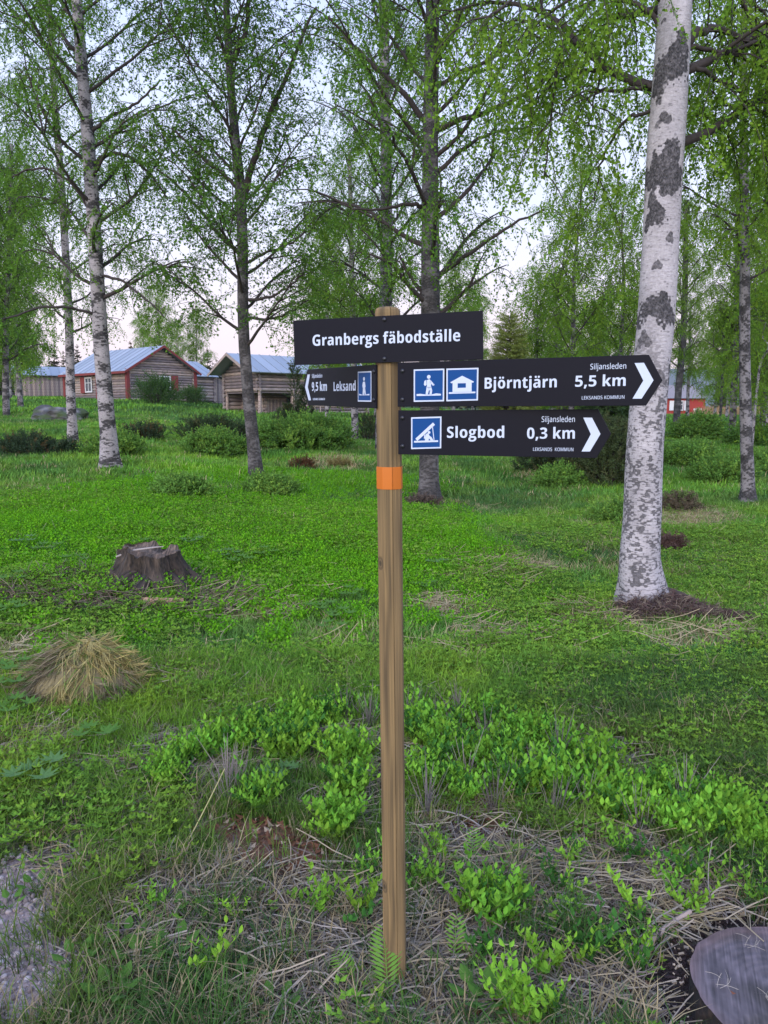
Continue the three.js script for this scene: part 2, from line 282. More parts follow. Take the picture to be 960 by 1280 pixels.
  b = board('big', 'long black arrow board pointing right to Björntjärn', 24, [z1(20, 37), z1(20, 187), z1(870, 183), z1(926, 97), z1(880, 10)], .038);
  b.picto(z1(75, 60), z1(180, 57), z1(179, 169), z1(75, 171), hiker);
  b.picto(z1(187, 57), z1(297, 54), z1(295, 166), z1(187, 169), hut);
  b.text('Björntjärn', z1(318, 126), z1(565, 121), 13.7);
  b.text('5,5 km', z1(628, 119), z1(801, 116), 13.6);
  b.text('Siljansleden', z1(680, 60), z1(803, 57), 7, fontThin);
  b.text('LEKSANDS KOMMUN', z1(651, 163), z1(797, 160), 4.2, fontThin);
  b.poly('arrow_chevron', [z1(832, 38), z1(862, 98), z1(825, 160), z1(856, 160), z1(897, 97), z1(864, 37)], M.white);
  b.bolt(...z1(36, 65)); b.bolt(...z1(36, 163));
  b = board('mid', 'shorter black arrow board pointing right to Slogbod', 21, [z1(22, 201), z1(22, 350), z1(700, 363), z1(750, 281), z1(706, 197)], .038);
  b.picto(z1(66, 224), z1(170, 221), z1(169, 330), z1(66, 333), leanTo);
  b.text('Slogbod', z1(189, 294), z1(385, 294), 13.8);
  b.text('0,3 km', z1(463, 297), z1(627, 297), 13.6);
  b.text('Siljansleden', z1(513, 240), z1(627, 240), 7, fontThin);
  b.text('LEKSANDS  KOMMUN', z1(484, 339), z1(622, 340), 4.2, fontThin);
  b.poly('arrow_chevron', [z1(656, 225), z1(682, 282), z1(650, 341), z1(679, 341), z1(715, 281), z1(686, 225)], M.white);
  b.bolt(...z1(36, 226)); b.bolt(...z1(36, 323));
  b = board('left', 'black arrow board pointing left to Leksand, turned edge-on', 64, [z3(750, 522), z3(165, 563), z3(134, 700), z3(172, 865), z3(750, 893)], .038);
  b.picto(z3(602, 580), z3(717, 574), z3(717, 838), z3(602, 836), walker);
  b.text('Leksand', z3(394, 746), z3(582, 742), 11.2);
  b.text('9,5 km', z3(207, 744), z3(336, 745), 10.7);
  b.text('Siljansleden', z3(207, 634), z3(296, 630), 4.6, fontThin);
  b.text('LEKSANDS KOMMUN', z3(216, 824), z3(318, 824), 2.6, fontThin);
  b.poly('arrow_chevron', [z3(171, 604), z3(149, 712), z3(180, 827), z3(200, 825), z3(172, 713), z3(191, 603)], M.white);
  b.bolt(...z3(738, 580)); b.bolt(...z3(738, 822));
}
// ---------------------------------------------------------------- buildings
function woodTex(r, g, b, vary) { const t = dataTex(256, 256, (x, y) => { const a = tn(x * 8, y * 60, 8, 60), c = tn(x * 20, y * 128, 20, 128, 3), p = tn(x * 6, y * 6, 6, 6, 5), v = 1 - vary + vary * (a * .6 + c * .5 + p * .5); return [r * v, g * v * (1 - .05 * p), b * v * (1 - .08 * p)]; }, true); return t; }
const logMats = [[.62, .58, .56], [.55, .5, .49], [.68, .62, .58], [.5, .46, .46]].map((c) => { const t = woodTex(...c, .5); t.repeat.set(.6, 1.2); return new THREE.MeshStandardMaterial({ map: t, roughness: .95 }); });
const redMat = std([.2, .035, .03], .85), whiteMat = std([.62, .6, .58], .7), paneMat = new THREE.MeshPhysicalMaterial({ color: rgb(.05, .06, .07), roughness: .12 });
const roofMats = [[.27, .3, .34], [.24, .27, .31], [.3, .33, .37]].map((c) => std(c, .55));
function logGeo(len, r) { const g = new THREE.CylinderGeometry(r, r, len, 9, 1); g.rotateZ(Math.PI / 2); const uv = g.attributes.uv; for (let k = 0; k < uv.count; k++) uv.setXY(k, uv.getY(k) * len, uv.getX(k)); return g; }
function logWall(root, R, from, to, y0, y1, r = .1, gaps = []) {       // stacked logs between two local points, each a part
  const d = to.clone().sub(from), L = d.length(), ang = Math.atan2(-d.z, d.x); const w = new THREE.Group(); w.name = 'log_wall'; root.add(w);
  for (let y = y0 + r; y < y1; y += r * 1.86) {
    const parts = []; let segs = [[-.18, L + .18]];
    for (const [g0, g1, h0, h1] of gaps) if (y > h0 && y < h1) segs = segs.flatMap(([a, b]) => g0 > a && g1 < b ? [[a, g0], [g1, b]] : [[a, b]]);
    for (const [a, b] of segs) { const m = mesh('log', logGeo(b - a, r * (.96 + R() * .1)), logMats[R() * 4 | 0], w); const c = from.clone().addScaledVector(d.clone().normalize(), (a + b) / 2); m.position.set(c.x, y, c.z); m.rotation.y = ang; m.rotation.order = 'YXZ'; m.rotation.x = R() * 6; }
  }
  const back = new THREE.BoxGeometry(L - .05, y1 - y0, .05); const b = mesh('wall_core', back, logMats[3], w), c = from.clone().add(to).multiplyScalar(.5); b.position.set(c.x, (y0 + y1) / 2, c.z); b.rotation.y = ang; return w;
}
function box(name, parent, w, h, d, x, y, z, mat, ry = 0) { const m = mesh(name, new THREE.BoxGeometry(w, h, d), mat, parent); m.position.set(x, y, z); m.rotation.y = ry; return m; }
// roof slope: quad from eave edge e0-e1 to ridge edge r0-r1, laid in strips with raised seams
function slope(root, e0, e1, r0, r1, n, th = .05) {
  const g = new THREE.Group(); g.name = 'roof'; root.add(g);
  const nor = e1.clone().sub(e0).cross(r0.clone().sub(e0)).normalize(); if (nor.y < 0) nor.negate();
  for (let k = 0; k < n; k++) {
    const a = k / n, b = (k + .985) / n, acc = new Acc(); const P = [e0.clone().lerp(e1, a), e0.clone().lerp(e1, b), r0.clone().lerp(r1, b), r0.clone().lerp(r1, a)], Q = P.map((p) => p.clone().addScaledVector(nor, -th));
    for (const [i, j, l, m] of [[P[0], P[1], P[2], P[3]], [Q[3], Q[2], Q[1], Q[0]], [P[0], Q[0], Q[1], P[1]], [P[1], Q[1], Q[2], P[2]], [P[2], Q[2], Q[3], P[3]], [P[3], Q[3], Q[0], P[0]]]) acc.quad(...[i, j, l, m].map((v) => acc.v(v.x, v.y, v.z, v.x, v.y)));
    mesh('roof_panel', acc.build(), roofMats[(k * 7 + 3) % 3], g);
    const s = P[0].clone().lerp(P[3], .5), len = P[0].distanceTo(P[3]); const rib = mesh('seam', new THREE.BoxGeometry(.03, .04, len), roofMats[0], g); rib.position.copy(s).addScaledVector(nor, .02); rib.up.copy(nor); rib.lookAt(P[3].clone().addScaledVector(nor, .02).applyMatrix4(root.matrixWorld)); 
  }
  return g;
}
function gable(root, a, b, apex, mat) { const acc = new Acc(); acc.tri(acc.v(a.x, a.y, a.z), acc.v(b.x, b.y, b.z), acc.v(apex.x, apex.y, apex.z)); mesh('gable_core', acc.build(), mat, root); }
function gableLogs(root, R, a, b, apexH, y0, r = .1) { const d = b.clone().sub(a), L = d.length(), ang = Math.atan2(-d.z, d.x); const w = new THREE.Group(); w.name = 'gable_wall'; root.add(w); for (let y = y0 + r; y < apexH - r; y += r * 1.86) { const f = (y - y0) / (apexH - y0), len = L * (1 - f) - .05; if (len < .2) break; const m = mesh('log', logGeo(len, r), logMats[R() * 4 | 0], w), c = a.clone().lerp(b, .5); m.position.set(c.x, y, c.z); m.rotation.order = 'YXZ'; m.rotation.y = ang; m.rotation.x = R() * 6; } }
function windowAt(root, name, mat, x, y, z, ry, w, h, shutter) {
  const g = new THREE.Group(); g.name = name; g.position.set(x, y, z); g.rotation.y = ry; root.add(g);
  box('pane', g, w, h, .03, 0, 0, .12, paneMat);
  for (const s of [-1, 1]) { box('frame', g, .09, h + .18, .06, s * (w / 2 + .04), 0, .15, mat); box('frame', g, w, .09, .06, 0, s * (h / 2 + .04), .15, mat); }
  box('glazing_bar', g, .05, h, .05, 0, 0, .15, mat); box('glazing_bar', g, w, .04, .05, 0, h * .15, .148, mat);
  if (shutter) box('shutter', g, w * .75, h + .25, .05, shutter * (w * .95 + .06), 0, .16, redMat);
}
{
  const R = rng(11), D = 55, c = at(161, 500, D); c.y = height(c.x, c.z) - .05;
  const h = thing('log_cabin', c, 'grey log cabin with blue metal roof and red trim behind green bushes', 'cabin'); h.rotation.y = 50 * Math.PI / 180; h.updateMatrixWorld(true);
  const Wd = 5.5, L = 8.5, E = 2.3, A = 3.95;
  logWall(h, R, V(0, 0, 0), V(Wd, 0, 0), .1, E, .1, [[2.45, 3.45, .9, 1.9]]); logWall(h, R, V(0, 0, 0), V(0, 0, -L), .1, E, .1, [[4.6, 5.6, .7, 1.8]]); logWall(h, R, V(Wd, 0, 0), V(Wd, 0, -L), .1, E, .13); logWall(h, R, V(0, 0, -L), V(Wd, 0, -L), .1, E, .13);
  gableLogs(h, R, V(0, E, 0), V(Wd, E, 0), A - .1, E); gable(h, V(0, E, -.02), V(Wd, E, -.02), V(Wd / 2, A - .1, -.02), logMats[3]); gable(h, V(0, E, -L), V(Wd, E, -L), V(Wd / 2, A - .1, -L), logMats[1]);
  const o = .45, dy = (A - E) / (Wd / 2) * o; slope(h, V(-o, E - dy + .12, o), V(-o, E - dy + .12, -L - o), V(Wd / 2, A + .12, o), V(Wd / 2, A + .12, -L - o), 12); slope(h, V(Wd + o, E - dy + .12, o), V(Wd + o, E - dy + .12, -L - o), V(Wd / 2, A + .12, o), V(Wd / 2, A + .12, -L - o), 12);
  for (const s of [-1, 1]) { const x0 = s < 0 ? -o : Wd + o, len = Math.hypot(Wd / 2 + o, A - E + dy), b = box('verge_board', h, len, .15, .05, (x0 + Wd / 2) / 2, (E - dy + A) / 2 + .06, o + .03, redMat); b.rotation.z = -s * Math.atan2(A - E + dy, Wd / 2 + o); }
  for (const [x, z] of [[-.12, .12], [Wd + .1, .12], [-.12, -L - .1]]) box('corner_board', h, .24, E - .1, .24, x, E / 2 + .05, z, redMat);
  box('fascia', h, .05, .16, L + 2 * o, -o - .02, E - dy + .02, -L / 2, redMat);
  box('corner_board', h, .12, 1.9, .2, -.14, 1, -3.9, redMat);
  windowAt(h, 'window', whiteMat, 2.95, 1.4, 0, 0, .8, .85, 1); windowAt(h, 'window', whiteMat, 0, 1.3, -5.1, -Math.PI / 2, .8, .95, -1);
  // wing and plank lean-to at the far side
  const wx = 2.6, we = 2.15, wa = 3.35, z0 = -.9, z1 = -5.7, zm = (z0 + z1) / 2;
  logWall(h, R, V(Wd, 0, z0), V(Wd + wx, 0, z0), .1, we, .13); logWall(h, R, V(Wd + wx, 0, z0), V(Wd + wx, 0, z1), .1, we, .13);
  slope(h, V(Wd - .2, we - .1, z0 + .4), V(Wd + wx + .3, we - .1, z0 + .4), V(Wd - .2, wa, zm), V(Wd + wx + .3, wa, zm), 5); slope(h, V(Wd - .2, we - .1, z1 - .4), V(Wd + wx + .3, we - .1, z1 - .4), V(Wd - .2, wa, zm), V(Wd + wx + .3, wa, zm), 5);
  gable(h, V(Wd + wx, we, z0), V(Wd + wx, we, z1), V(Wd + wx, wa - .1, zm), logMats[1]);
  const lean = new THREE.Group(); lean.name = 'plank_lean_to'; h.add(lean);
  for (let k = 0; k < 12; k++) { const x = Wd + wx + .2 + k * .17, hh = 2.2 - k * .055 - R() * .06; box('plank', lean, .155, hh, .035, x, hh / 2, z0 - .35 + R() * .02, logMats[(k * 5) % 4]); }
  const lr = box('roof_board', lean, 2.5, .06, 2.6, Wd + wx + 1.2, 2.02, z0 - 1.4, logMats[3]); lr.rotation.z = -.31;
  // plank gable end of an outhouse seen to the left of the cabin
  const s = thing('plank_outhouse', at(52, 487, 66).setY(height(at(52, 487, 66).x, -66) - .1), 'low grey weathered shed at the far end of the log cabin', 'shed'); s.rotation.y = .5;
  for (let k = 0; k < 22; k++) box('plank', s, .17, 2 + R() * .05, .04, -1.9 + k * .18, 1, .5, logMats[(k * 3 + 1) % 4]);
  box('wall', s, 3.9, 1.95, 2.4, 0, .97, -.75, logMats[1]); s.updateMatrixWorld(true); slope(s, V(-2.2, 2, .8), V(2.2, 2, .8), V(-2.2, 2.8, -.8), V(2.2, 2.8, -.8), 6); slope(s, V(-2.2, 2, -2.3), V(2.2, 2, -2.3), V(-2.2, 2.8, -.8), V(2.2, 2.8, -.8), 6);
}
{
  const R = rng(23), D = 48, c = at(324, 515, D); c.y = height(c.x, c.z) - .05;
  const h = thing('log_barn', c, 'grey log barn with jutting upper storey on posts and blue roof', 'barn'); h.rotation.y = 40 * Math.PI / 180; h.updateMatrixWorld(true);
  const L = 8.5, Wd = 4.2, E = 2.75, A = 3.75, J = 1.25;
  logWall(h, R, V(0, 0, 0), V(L, 0, 0), J + .25, E, .11); logWall(h, R, V(0, 0, 0), V(0, 0, -Wd), J + .25, E, .11);
  logWall(h, R, V(2.6, 0, -.05), V(L, 0, -.05), .1, J + .25, .11); logWall(h, R, V(1.2, 0, -1.3), V(2.6, 0, -1.3), .1, J + .2, .11); logWall(h, R, V(1.2, 0, -1.3), V(1.2, 0, -Wd), .1, J + .2, .11);
  logWall(h, R, V(0, 0, -Wd), V(L, 0, -Wd), .1, E, .14); logWall(h, R, V(L, 0, 0), V(L, 0, -Wd), .1, E, .14);
  gableLogs(h, R, V(0, E, 0), V(0, E, -Wd), A - .1, E, .11); gable(h, V(.03, E, 0), V(.03, E, -Wd), V(.03, A - .1, -Wd / 2), logMats[3]);
  box('upper_floor', h, L, .08, Wd, L / 2, J + .2, -Wd / 2, logMats[3]);
  const o = .5, dy = (A - E) / (Wd / 2) * o; slope(h, V(-1, E - dy + .14, o), V(L + .6, E - dy + .14, o), V(-1, A + .14, -Wd / 2), V(L + .6, A + .14, -Wd / 2), 13); slope(h, V(-1, E - dy + .14, -Wd - o), V(L + .6, E - dy + .14, -Wd - o), V(-1, A + .14, -Wd / 2), V(L + .6, A + .14, -Wd / 2), 13);
  for (const s of [-1, 1]) { const z0 = s < 0 ? o : -Wd - o, len = Math.hypot(Wd / 2 + o, A - E + dy), b = box('verge_board', h, .05, .16, len, -1.03, (E - dy + A) / 2 + .06, (z0 - Wd / 2) / 2, logMats[2]); b.rotation.x = -s * Math.atan2(A - E + dy, Wd / 2 + o); }
  for (const [x, z] of [[.05, .02], [.05, -Wd + .1], [2.5, .05]]) { const p = mesh('porch_post', new THREE.CylinderGeometry(.1, .12, J + .35, 9), logMats[2], h); p.position.set(x, (J + .3) / 2, z); }
  for (let k = 0; k < 9; k++) box('slat', h, .09, 1, .03, 1.35 + k * .13, .55, -1.15, logMats[k % 4]);
  for (let k = 0; k < 3; k++) { const p = mesh('leaning_pole', new THREE.CylinderGeometry(.03, .04, 1.7, 6), logMats[2], h); p.position.set(3.3 + k * .5, .75, .45); p.rotation.set(-.35, 0, .3 - k * .25); }
}
{
  const R = rng(31), D = 88, c = at(852, 519, D); c.y = height(c.x, c.z) - .1;
  const h = thing('red_cottage', c, 'small red cottage with grey roof far off among the birches', 'cottage'); h.rotation.y = -.12; h.updateMatrixWorld(true);
  const Wd = 5, Dp = 4, E = 2.05, A = 3.5;
  const paint = std([.33, .04, .028], .85); for (let k = 0; k < 25; k++) box('board', h, .19, E, .04, -Wd / 2 + .1 + k * .2, E / 2, 0, paint); box('wall', h, Wd - .05, E, Dp, 0, E / 2 - .01, -Dp / 2 - .03, paint);
  const grey = std([.22, .19, .19], .8), sl = [[.5, -.5], [-Dp - .5, -.5]];
  for (const z of [.4, -Dp - .4]) { const acc = new Acc(), a = acc.v(-Wd / 2 - .4, E - .1, z), b = acc.v(Wd / 2 + .4, E - .1, z), d = acc.v(Wd / 2 - .9, A, -Dp / 2), e = acc.v(-Wd / 2 - .4, A, -Dp / 2); acc.quad(a, b, d, e); mesh('roof', acc.build(), grey, h); }
  { const acc = new Acc(), a = acc.v(Wd / 2 + .4, E - .1, .4), b = acc.v(Wd / 2 + .4, E - .1, -Dp - .4), d = acc.v(Wd / 2 - .9, A, -Dp / 2); acc.tri(a, b, d); mesh('roof', acc.build(), grey, h); }
  windowAt(h, 'window', whiteMat, -.35, 1.15, 0, 0, .75, .95, 0); box('shutter', h, .5, 1.1, .04, -1.15, 1.15, .1, whiteMat); box('shutter', h, .5, 1.1, .04, .45, 1.15, .1, whiteMat);
  box('notice_board', h, .9, .4, .05, 1.7, .62, .1, whiteMat);
}
// boulder by the birches
{
  const c = hit(78, 526), g = new THREE.IcosahedronGeometry(1, 5), p = g.attributes.position, w = metres(34, c.y, -c.z), col = [];
  for (let k = 0; k < p.count; k++) { const v = V().fromBufferAttribute(p, k), n = 1 + (noise3(v.x * 1.6 + 3, v.y * 1.6, v.z * 1.6) - .5) * .7 + (noise3(v.x * 5, v.y * 5, v.z * 5) - .5) * .3 + (noise3(v.x * 14, v.y * 14, v.z * 14) - .5) * .1; v.multiplyScalar(n); p.setXYZ(k, v.x * w, Math.max(v.y, -.3) * w * .5, v.z * w * .8); const q = noise3(v.x * 9, v.y * 9, v.z * 9), ms = v.y > .2 && noise3(v.x * 3, v.y * 3, v.z * 3 + 8) > .5, t = q > .62 ? .16 : .035 + .05 * q; ms ? col.push(.05, .07, .025) : col.push(t, t * .95, t * .93); }
  g.setAttribute('color', new THREE.Float32BufferAttribute(col, 3)); g.computeVertexNormals();
  const b = mesh('boulder', g, new THREE.MeshStandardMaterial({ vertexColors: true, roughness: 1 })); b.position.copy(c); tag(b, 'low dark boulder flecked with pale lichen below the log cabin', 'boulder');
}
// ---------------------------------------------------------------- trees
const birchL = 5.2;
function barkTex(w, h, f) { return [dataTex(w, h, (x, y) => f(x, y).slice(0, 3), true), dataTex(w >> 1, h >> 1, (x, y) => { const v = f(x, y)[3]; return [v, v, v]; })]; }
const footY = birchFoot.y, DB = -birchFoot.z;
const patches = [[84, 26, .70, .33, 1], [60, 12, .78, .18, 1], [152, 8, .66, .14, .9], [215, 22, .68, .5, 1], [192, 16, .76, .2, 1], [238, 9, .74, .16, .9], [268, 14, .64, .2, 1], [250, 10, .6, .12, .9], [335, 5, .68, .1, .8], [384, 18, .66, .5, 1], [30, 4, .6, .08, .8], [128, 6, .6, .06, .9], [300, 6, .78, .08, .8], [425, 12, .62, .2, .8], [470, 10, .74, .25, .7], [300, 22, .2, .4, 1], [120, 30, .25, .4, 1], [450, 25, .1, .4, 1]].map(([py, hh, u, uw, k]) => { const y = at(820, py, DB).y - footY, h = metres(hh, 2, DB); return [y, h, u, uw / 2, k]; });
function mainBark(x, y) {
  const Y = y * birchL - .25, low = smooth(2.35, 1.5, Y), n1 = tn(x * 36, y * 760, 36, 760), n2 = tn(x * 44, y * 330, 44, 330, 2), n5 = tn(x * 20, y * 90, 20, 90, 12), n3 = tn(x * 9, y * 26, 9, 26, 4), n4 = tn(x * 120, y * 640, 120, 640, 6);
  let dark = smooth(.74, .86, n1 * .55 + n2 * .5) * .5;                                   // lenticels
  dark = Math.max(dark, low * smooth(.52, .62, n2 * .42 + n1 * .2 + n5 * .28 + n3 * .12) * (.72 + .28 * n4));     // flaking bark low down
  dark = Math.max(dark, smooth(.6, .7, n4 * .4 + n1 * .6) * (.2 + .35 * low));
  for (const [py, ph, u, uw, k] of patches) { let du = Math.abs(x - u); du = Math.min(du, 1 - du); const d = Math.hypot(du / uw, (Y - py + (du / uw) * ph * .8) / ph) + (n2 - .5) * .55 + (n5 - .5) * .7 + (n3 - .5) * .6; dark = Math.max(dark, smooth(1.02, .82, d) * k); }
  dark = Math.max(dark, smooth(.2, .02, Y + (n3 - .5) * .22 + (n2 - .5) * .1) * .85);
  const wv = .68 - .1 * n3 + .08 * n4 - .06 * n2, g = .08 + .2 * n4 + .16 * n2 + .06 * n1;
  return [lerp(wv, g, dark), lerp(wv * .955, g * .95, dark), lerp(wv * .955, g * .96, dark), (1 - dark) * .6 + dark * (.2 + n4 * .6) + .2 * n1];
}
const barkMat = (texs, rx, ry, bump) => { for (const t of texs) t.repeat.set(rx, ry); return new THREE.MeshStandardMaterial({ map: texs[0], bumpMap: texs[1], bumpScale: bump, roughness: .9 }); };
const mainBarkMat = barkMat(barkTex(1024, 2048, mainBark), 1, 1 / birchL, .014);
const genBark = (amount, white, gain) => barkMat(barkTex(256, 1024, (x, y) => {
  const n1 = tn(x * 26, y * 300, 26, 300), n2 = tn(x * 18, y * 100, 18, 100, 2), n3 = tn(x * 5, y * 16, 5, 16, 4), n4 = tn(x * 50, y * 280, 50, 280, 8);
  const dark = Math.max(smooth(.7, .85, n1 * .55 + n2 * .5) * .6, smooth(.62 - amount, .72 - amount, n2 * .4 + n3 * .55 + (n4 - .5) * .25)), wv = white - .12 * n3 + .1 * n4, g = .17 * gain + .15 * n4;
  return [lerp(wv, g, dark), lerp(wv * .95, g * .94, dark), lerp(wv * .94, g * .92, dark), (1 - dark) * .6 + dark * n4 * .7];
}), 1, 1 / 2.2, .02);
const barkWhite = genBark(.13, .58, .95), barkGrey = genBark(.2, .5, 1.0), barkDark = genBark(.24, .36, .95), twigMat = std([.045, .034, .03], .95);

function sprayGeo(seed, n, leafLen, twigLen, coarse) {              // a hanging twig with alternate leaves, along +y
  const R = rng(seed), acc = new Acc(), pts = []; const bend = V(R() - .5, 0, R() - .5).multiplyScalar(.3);
  for (let k = 0; k <= 3; k++) pts.push(V(bend.x * (k / 3) ** 2 * twigLen, k / 3 * twigLen, bend.z * (k / 3) ** 2 * twigLen));
  tube(acc, pts, [.0022, .0018, .0014, .0008].map((r) => r * (coarse ? 1.8 : 1)), 3);
  for (let k = 0; k < n; k++) {
    const t = (k + .5 + R() * .4) / n, p = V(bend.x * t * t * twigLen, t * twigLen, bend.z * t * t * twigLen), d = randDir(R).add(V(0, .75, 0)).normalize(), s = randDir(R); s.sub(d.clone().multiplyScalar(s.dot(d))).normalize();
    p.addScaledVector(d, leafLen * .35); const l = leafLen * (.7 + R() * .5); leaf(acc, p, d, s, l, l * .72, .12);
  }
  return acc.build();
}
const fineSprays = [1, 2, 3].map((s) => sprayGeo(s, 14, .031, .34)), midSprays = [4, 5].map((s) => sprayGeo(s, 13, .043, .42, true)), farSprays = [6, 7].map((s) => sprayGeo(s, 14, .075, .6, true));
const treeLeaf = leafMat(), DOWN = V(0, -1, 0);
function growTree(root, o) {                                        // o: trunk points in root space, radii, limbs
  const R = rng(o.seed), tr = new Acc(), br = new Acc(), sp = [];
  const pts = o.trunk, total = pts[pts.length - 1].y - pts[0].y;
  const curve = new THREE.CatmullRomCurve3(pts), N = o.segs ?? 40, cp = [], cr = [];
  const radiusAt = (y) => { const q = o.radii; if (y <= q[0][0]) return q[0][1]; for (let k = 1; k < q.length; k++) if (y < q[k][0]) return lerp(q[k - 1][1], q[k][1], (y - q[k - 1][0]) / (q[k][0] - q[k - 1][0])); return q[q.length - 1][1]; };
  for (let k = 0; k <= N; k++) { const t = k / N; cp.push(curve.getPoint(t)); cr.push(Math.max(.008, radiusAt(cp[k].y))); }
  const flare = o.flare ?? 0;
  tube(tr, cp, cr, o.sides ?? 10, (k, a) => { const y = cp[k].y; const f = flare ? Math.exp(-Math.max(0, y) / .2) * flare : 0; return 1 + f * (1 + .45 * Math.sin(a * 3 + 1) + .3 * Math.sin(a * 5 + 2)) + (noise3(Math.cos(a) * 1.5 + o.seed, Math.sin(a) * 1.5, y * 3) - .5) * (o.lump ?? .1); }, 1);
  const leafCol = () => { const c = o.leaf, k = .75 + R() * .5, yv = R() * .35; return rgb(c[0] * k * (1 + yv), c[1] * k * (1 + yv * .25), c[2] * k); };
  const addSpray = (p, d) => { const q = new THREE.Quaternion().setFromUnitVectors(_up, d), s = (o.spray ?? 1) * (.7 + R() * .6); place(sp, p, q.multiply(yaw(R() * 6.28)), s, s, s, leafCol()); };
  const twigs = (path, r0, len, dens) => {                          // side twigs and sprays of one branch
    const n = Math.max(2, Math.round(len * 5.5 * dens));
    for (let k = 0; k < n; k++) {
      const t = .22 + .78 * (k + R()) / n, f = Math.min(path.length - 1.001, t * (path.length - 1)), i = Math.floor(f), p = path[i].clone().lerp(path[i + 1], f - i), fw = path[i + 1].clone().sub(path[i]).normalize();
      const side = randDir(R, .5), d = fw.clone().multiplyScalar(.6).add(side.multiplyScalar(.9)).add(V(0, .1, 0)).normalize(), tl = (o.twig ?? .75) * (.45 + R() * .8) * (1.15 - t * .5), q = [p.clone()], steps = 5; let c = p.clone(), dd = d.clone();
      for (let m = 0; m < steps; m++) { dd.add(V((R() - .5) * .3, -.2 * (o.droop ?? 1) - .04 * m, (R() - .5) * .3)).normalize(); c = c.clone().addScaledVector(dd, tl / steps); q.push(c); }
      tube(br, q, q.map((_, m) => Math.max(.0022, Math.min(r0 * .4, .0075) * (1 - m / steps * .8)) * (o.thin ?? 1)), 3);
      const ns = Math.max(2, Math.round(tl * 9 * (o.leafy ?? 1)));
      for (let m = 0; m < ns; m++) { const g = (m + R()) / ns * steps * .999, j = Math.floor(g), pp = q[j].clone().lerp(q[j + 1], g - j); const hd = randDir(R, .6).multiplyScalar(.75).add(V(0, -.75 * (o.droop ?? 1), 0)).addScaledVector(dd, .3).normalize(); addSpray(pp, hd); }
    }
  };
  const limb = (p0, dir, len, r0, dens = 1) => {
    const q = [p0.clone()], steps = 9; let c = p0.clone(), d = dir.clone();
    for (let m = 0; m < steps; m++) { const t = m / steps; d.add(V((R() - .5) * .34, (t < .4 ? .1 : -.1 * (o.droop ?? 1)) + (R() - .5) * .2, (R() - .5) * .34)).normalize(); c = c.clone().addScaledVector(d, len / steps); q.push(c); }
    tube(br, q, q.map((_, m) => Math.max(.004, r0 * (1 - .85 * m / steps))), 5); twigs(q, r0, len, dens * (o.dens ?? 1));
    for (let k = 0; k < (len > 1.2 ? 3 : 1); k++) { const i = 2 + (R() * 5 | 0), d2 = q[i + 1].clone().sub(q[i]).normalize().add(randDir(R, .5).multiplyScalar(.8)).normalize(), l2 = len * (.3 + R() * .25), q2 = [q[i].clone()]; let c2 = q[i].clone(); for (let m = 0; m < 6; m++) { d2.add(V((R() - .5) * .3, .03 - .06 * m * (o.droop ?? 1), (R() - .5) * .3)).normalize(); c2 = c2.clone().addScaledVector(d2, l2 / 6); q2.push(c2); } tube(br, q2, q2.map((_, m) => Math.max(.003, r0 * .5 * (1 - .8 * m / 6))), 4); twigs(q2, r0 * .5, l2, dens * (o.dens ?? 1)); }
  };
  for (const e of o.limbs ?? []) {                                  // limbs traced off the photograph: points and radii
    const cv = new THREE.CatmullRomCurve3(e.pts), q = cv.getPoints(16).map((p, k) => p.add(k ? V((R() - .5) * .03, (R() - .5) * .03, (R() - .5) * .05) : V(0, 0, 0))); tube(br, q, q.map((_, m) => lerp(e.r, e.r1 ?? e.r * .3, m / 16)), 7); twigs(q, e.r, cv.getLength(), (e.dens ?? 1) * (o.dens ?? 1));
  }
  const nl = o.nLimbs ?? 26, y0 = o.crown, y1 = pts[pts.length - 1].y;
  for (let k = 0; k < nl; k++) {
    const t = (k + R() * .8) / nl, y = lerp(y0, y1 * .985, Math.pow(t, o.spacing ?? 1)), a = (o.a0 ?? 0) + k * 2.4 + R() * .8, h = (y - y0) / (y1 - y0);
    let i = 0; while (i < N - 1 && cp[i + 1].y < y) i++; const p = cp[i].clone().lerp(cp[i + 1], clamp((y - cp[i].y) / Math.max(.001, cp[i + 1].y - cp[i].y)));
    if (o.clearFront && y < 5.8 && Math.sin(a) > .1) continue;
    const len = o.reach * (Math.sin(Math.PI * clamp(h * .82 + .18)) * .75 + .3) * (.65 + R() * .5), up = lerp(o.up ?? .35, 1.3, h), d = V(Math.cos(a), up, Math.sin(a)).normalize();
    limb(p, d, len, Math.max(.008, radiusAt(y) * .32), o.limbDens ?? 1);
  }
  const trunk = mesh('trunk', tr.build(), o.bark, root);
  if (br.n) mesh('branches', br.build(), twigMat, root);
  const half = o.sprays.map(() => []); sp.forEach((s, k) => half[k % half.length].push(s));
  const cr2 = new THREE.Group(); cr2.name = 'crown'; cr2.userData.kind = 'stuff'; root.add(cr2);
  half.forEach((l, k) => { if (l.length) { instances('leaves', o.sprays[k], treeLeaf, l, cr2); } });
  o.count = sp.length; return root;
}
let sprayTotal = 0;
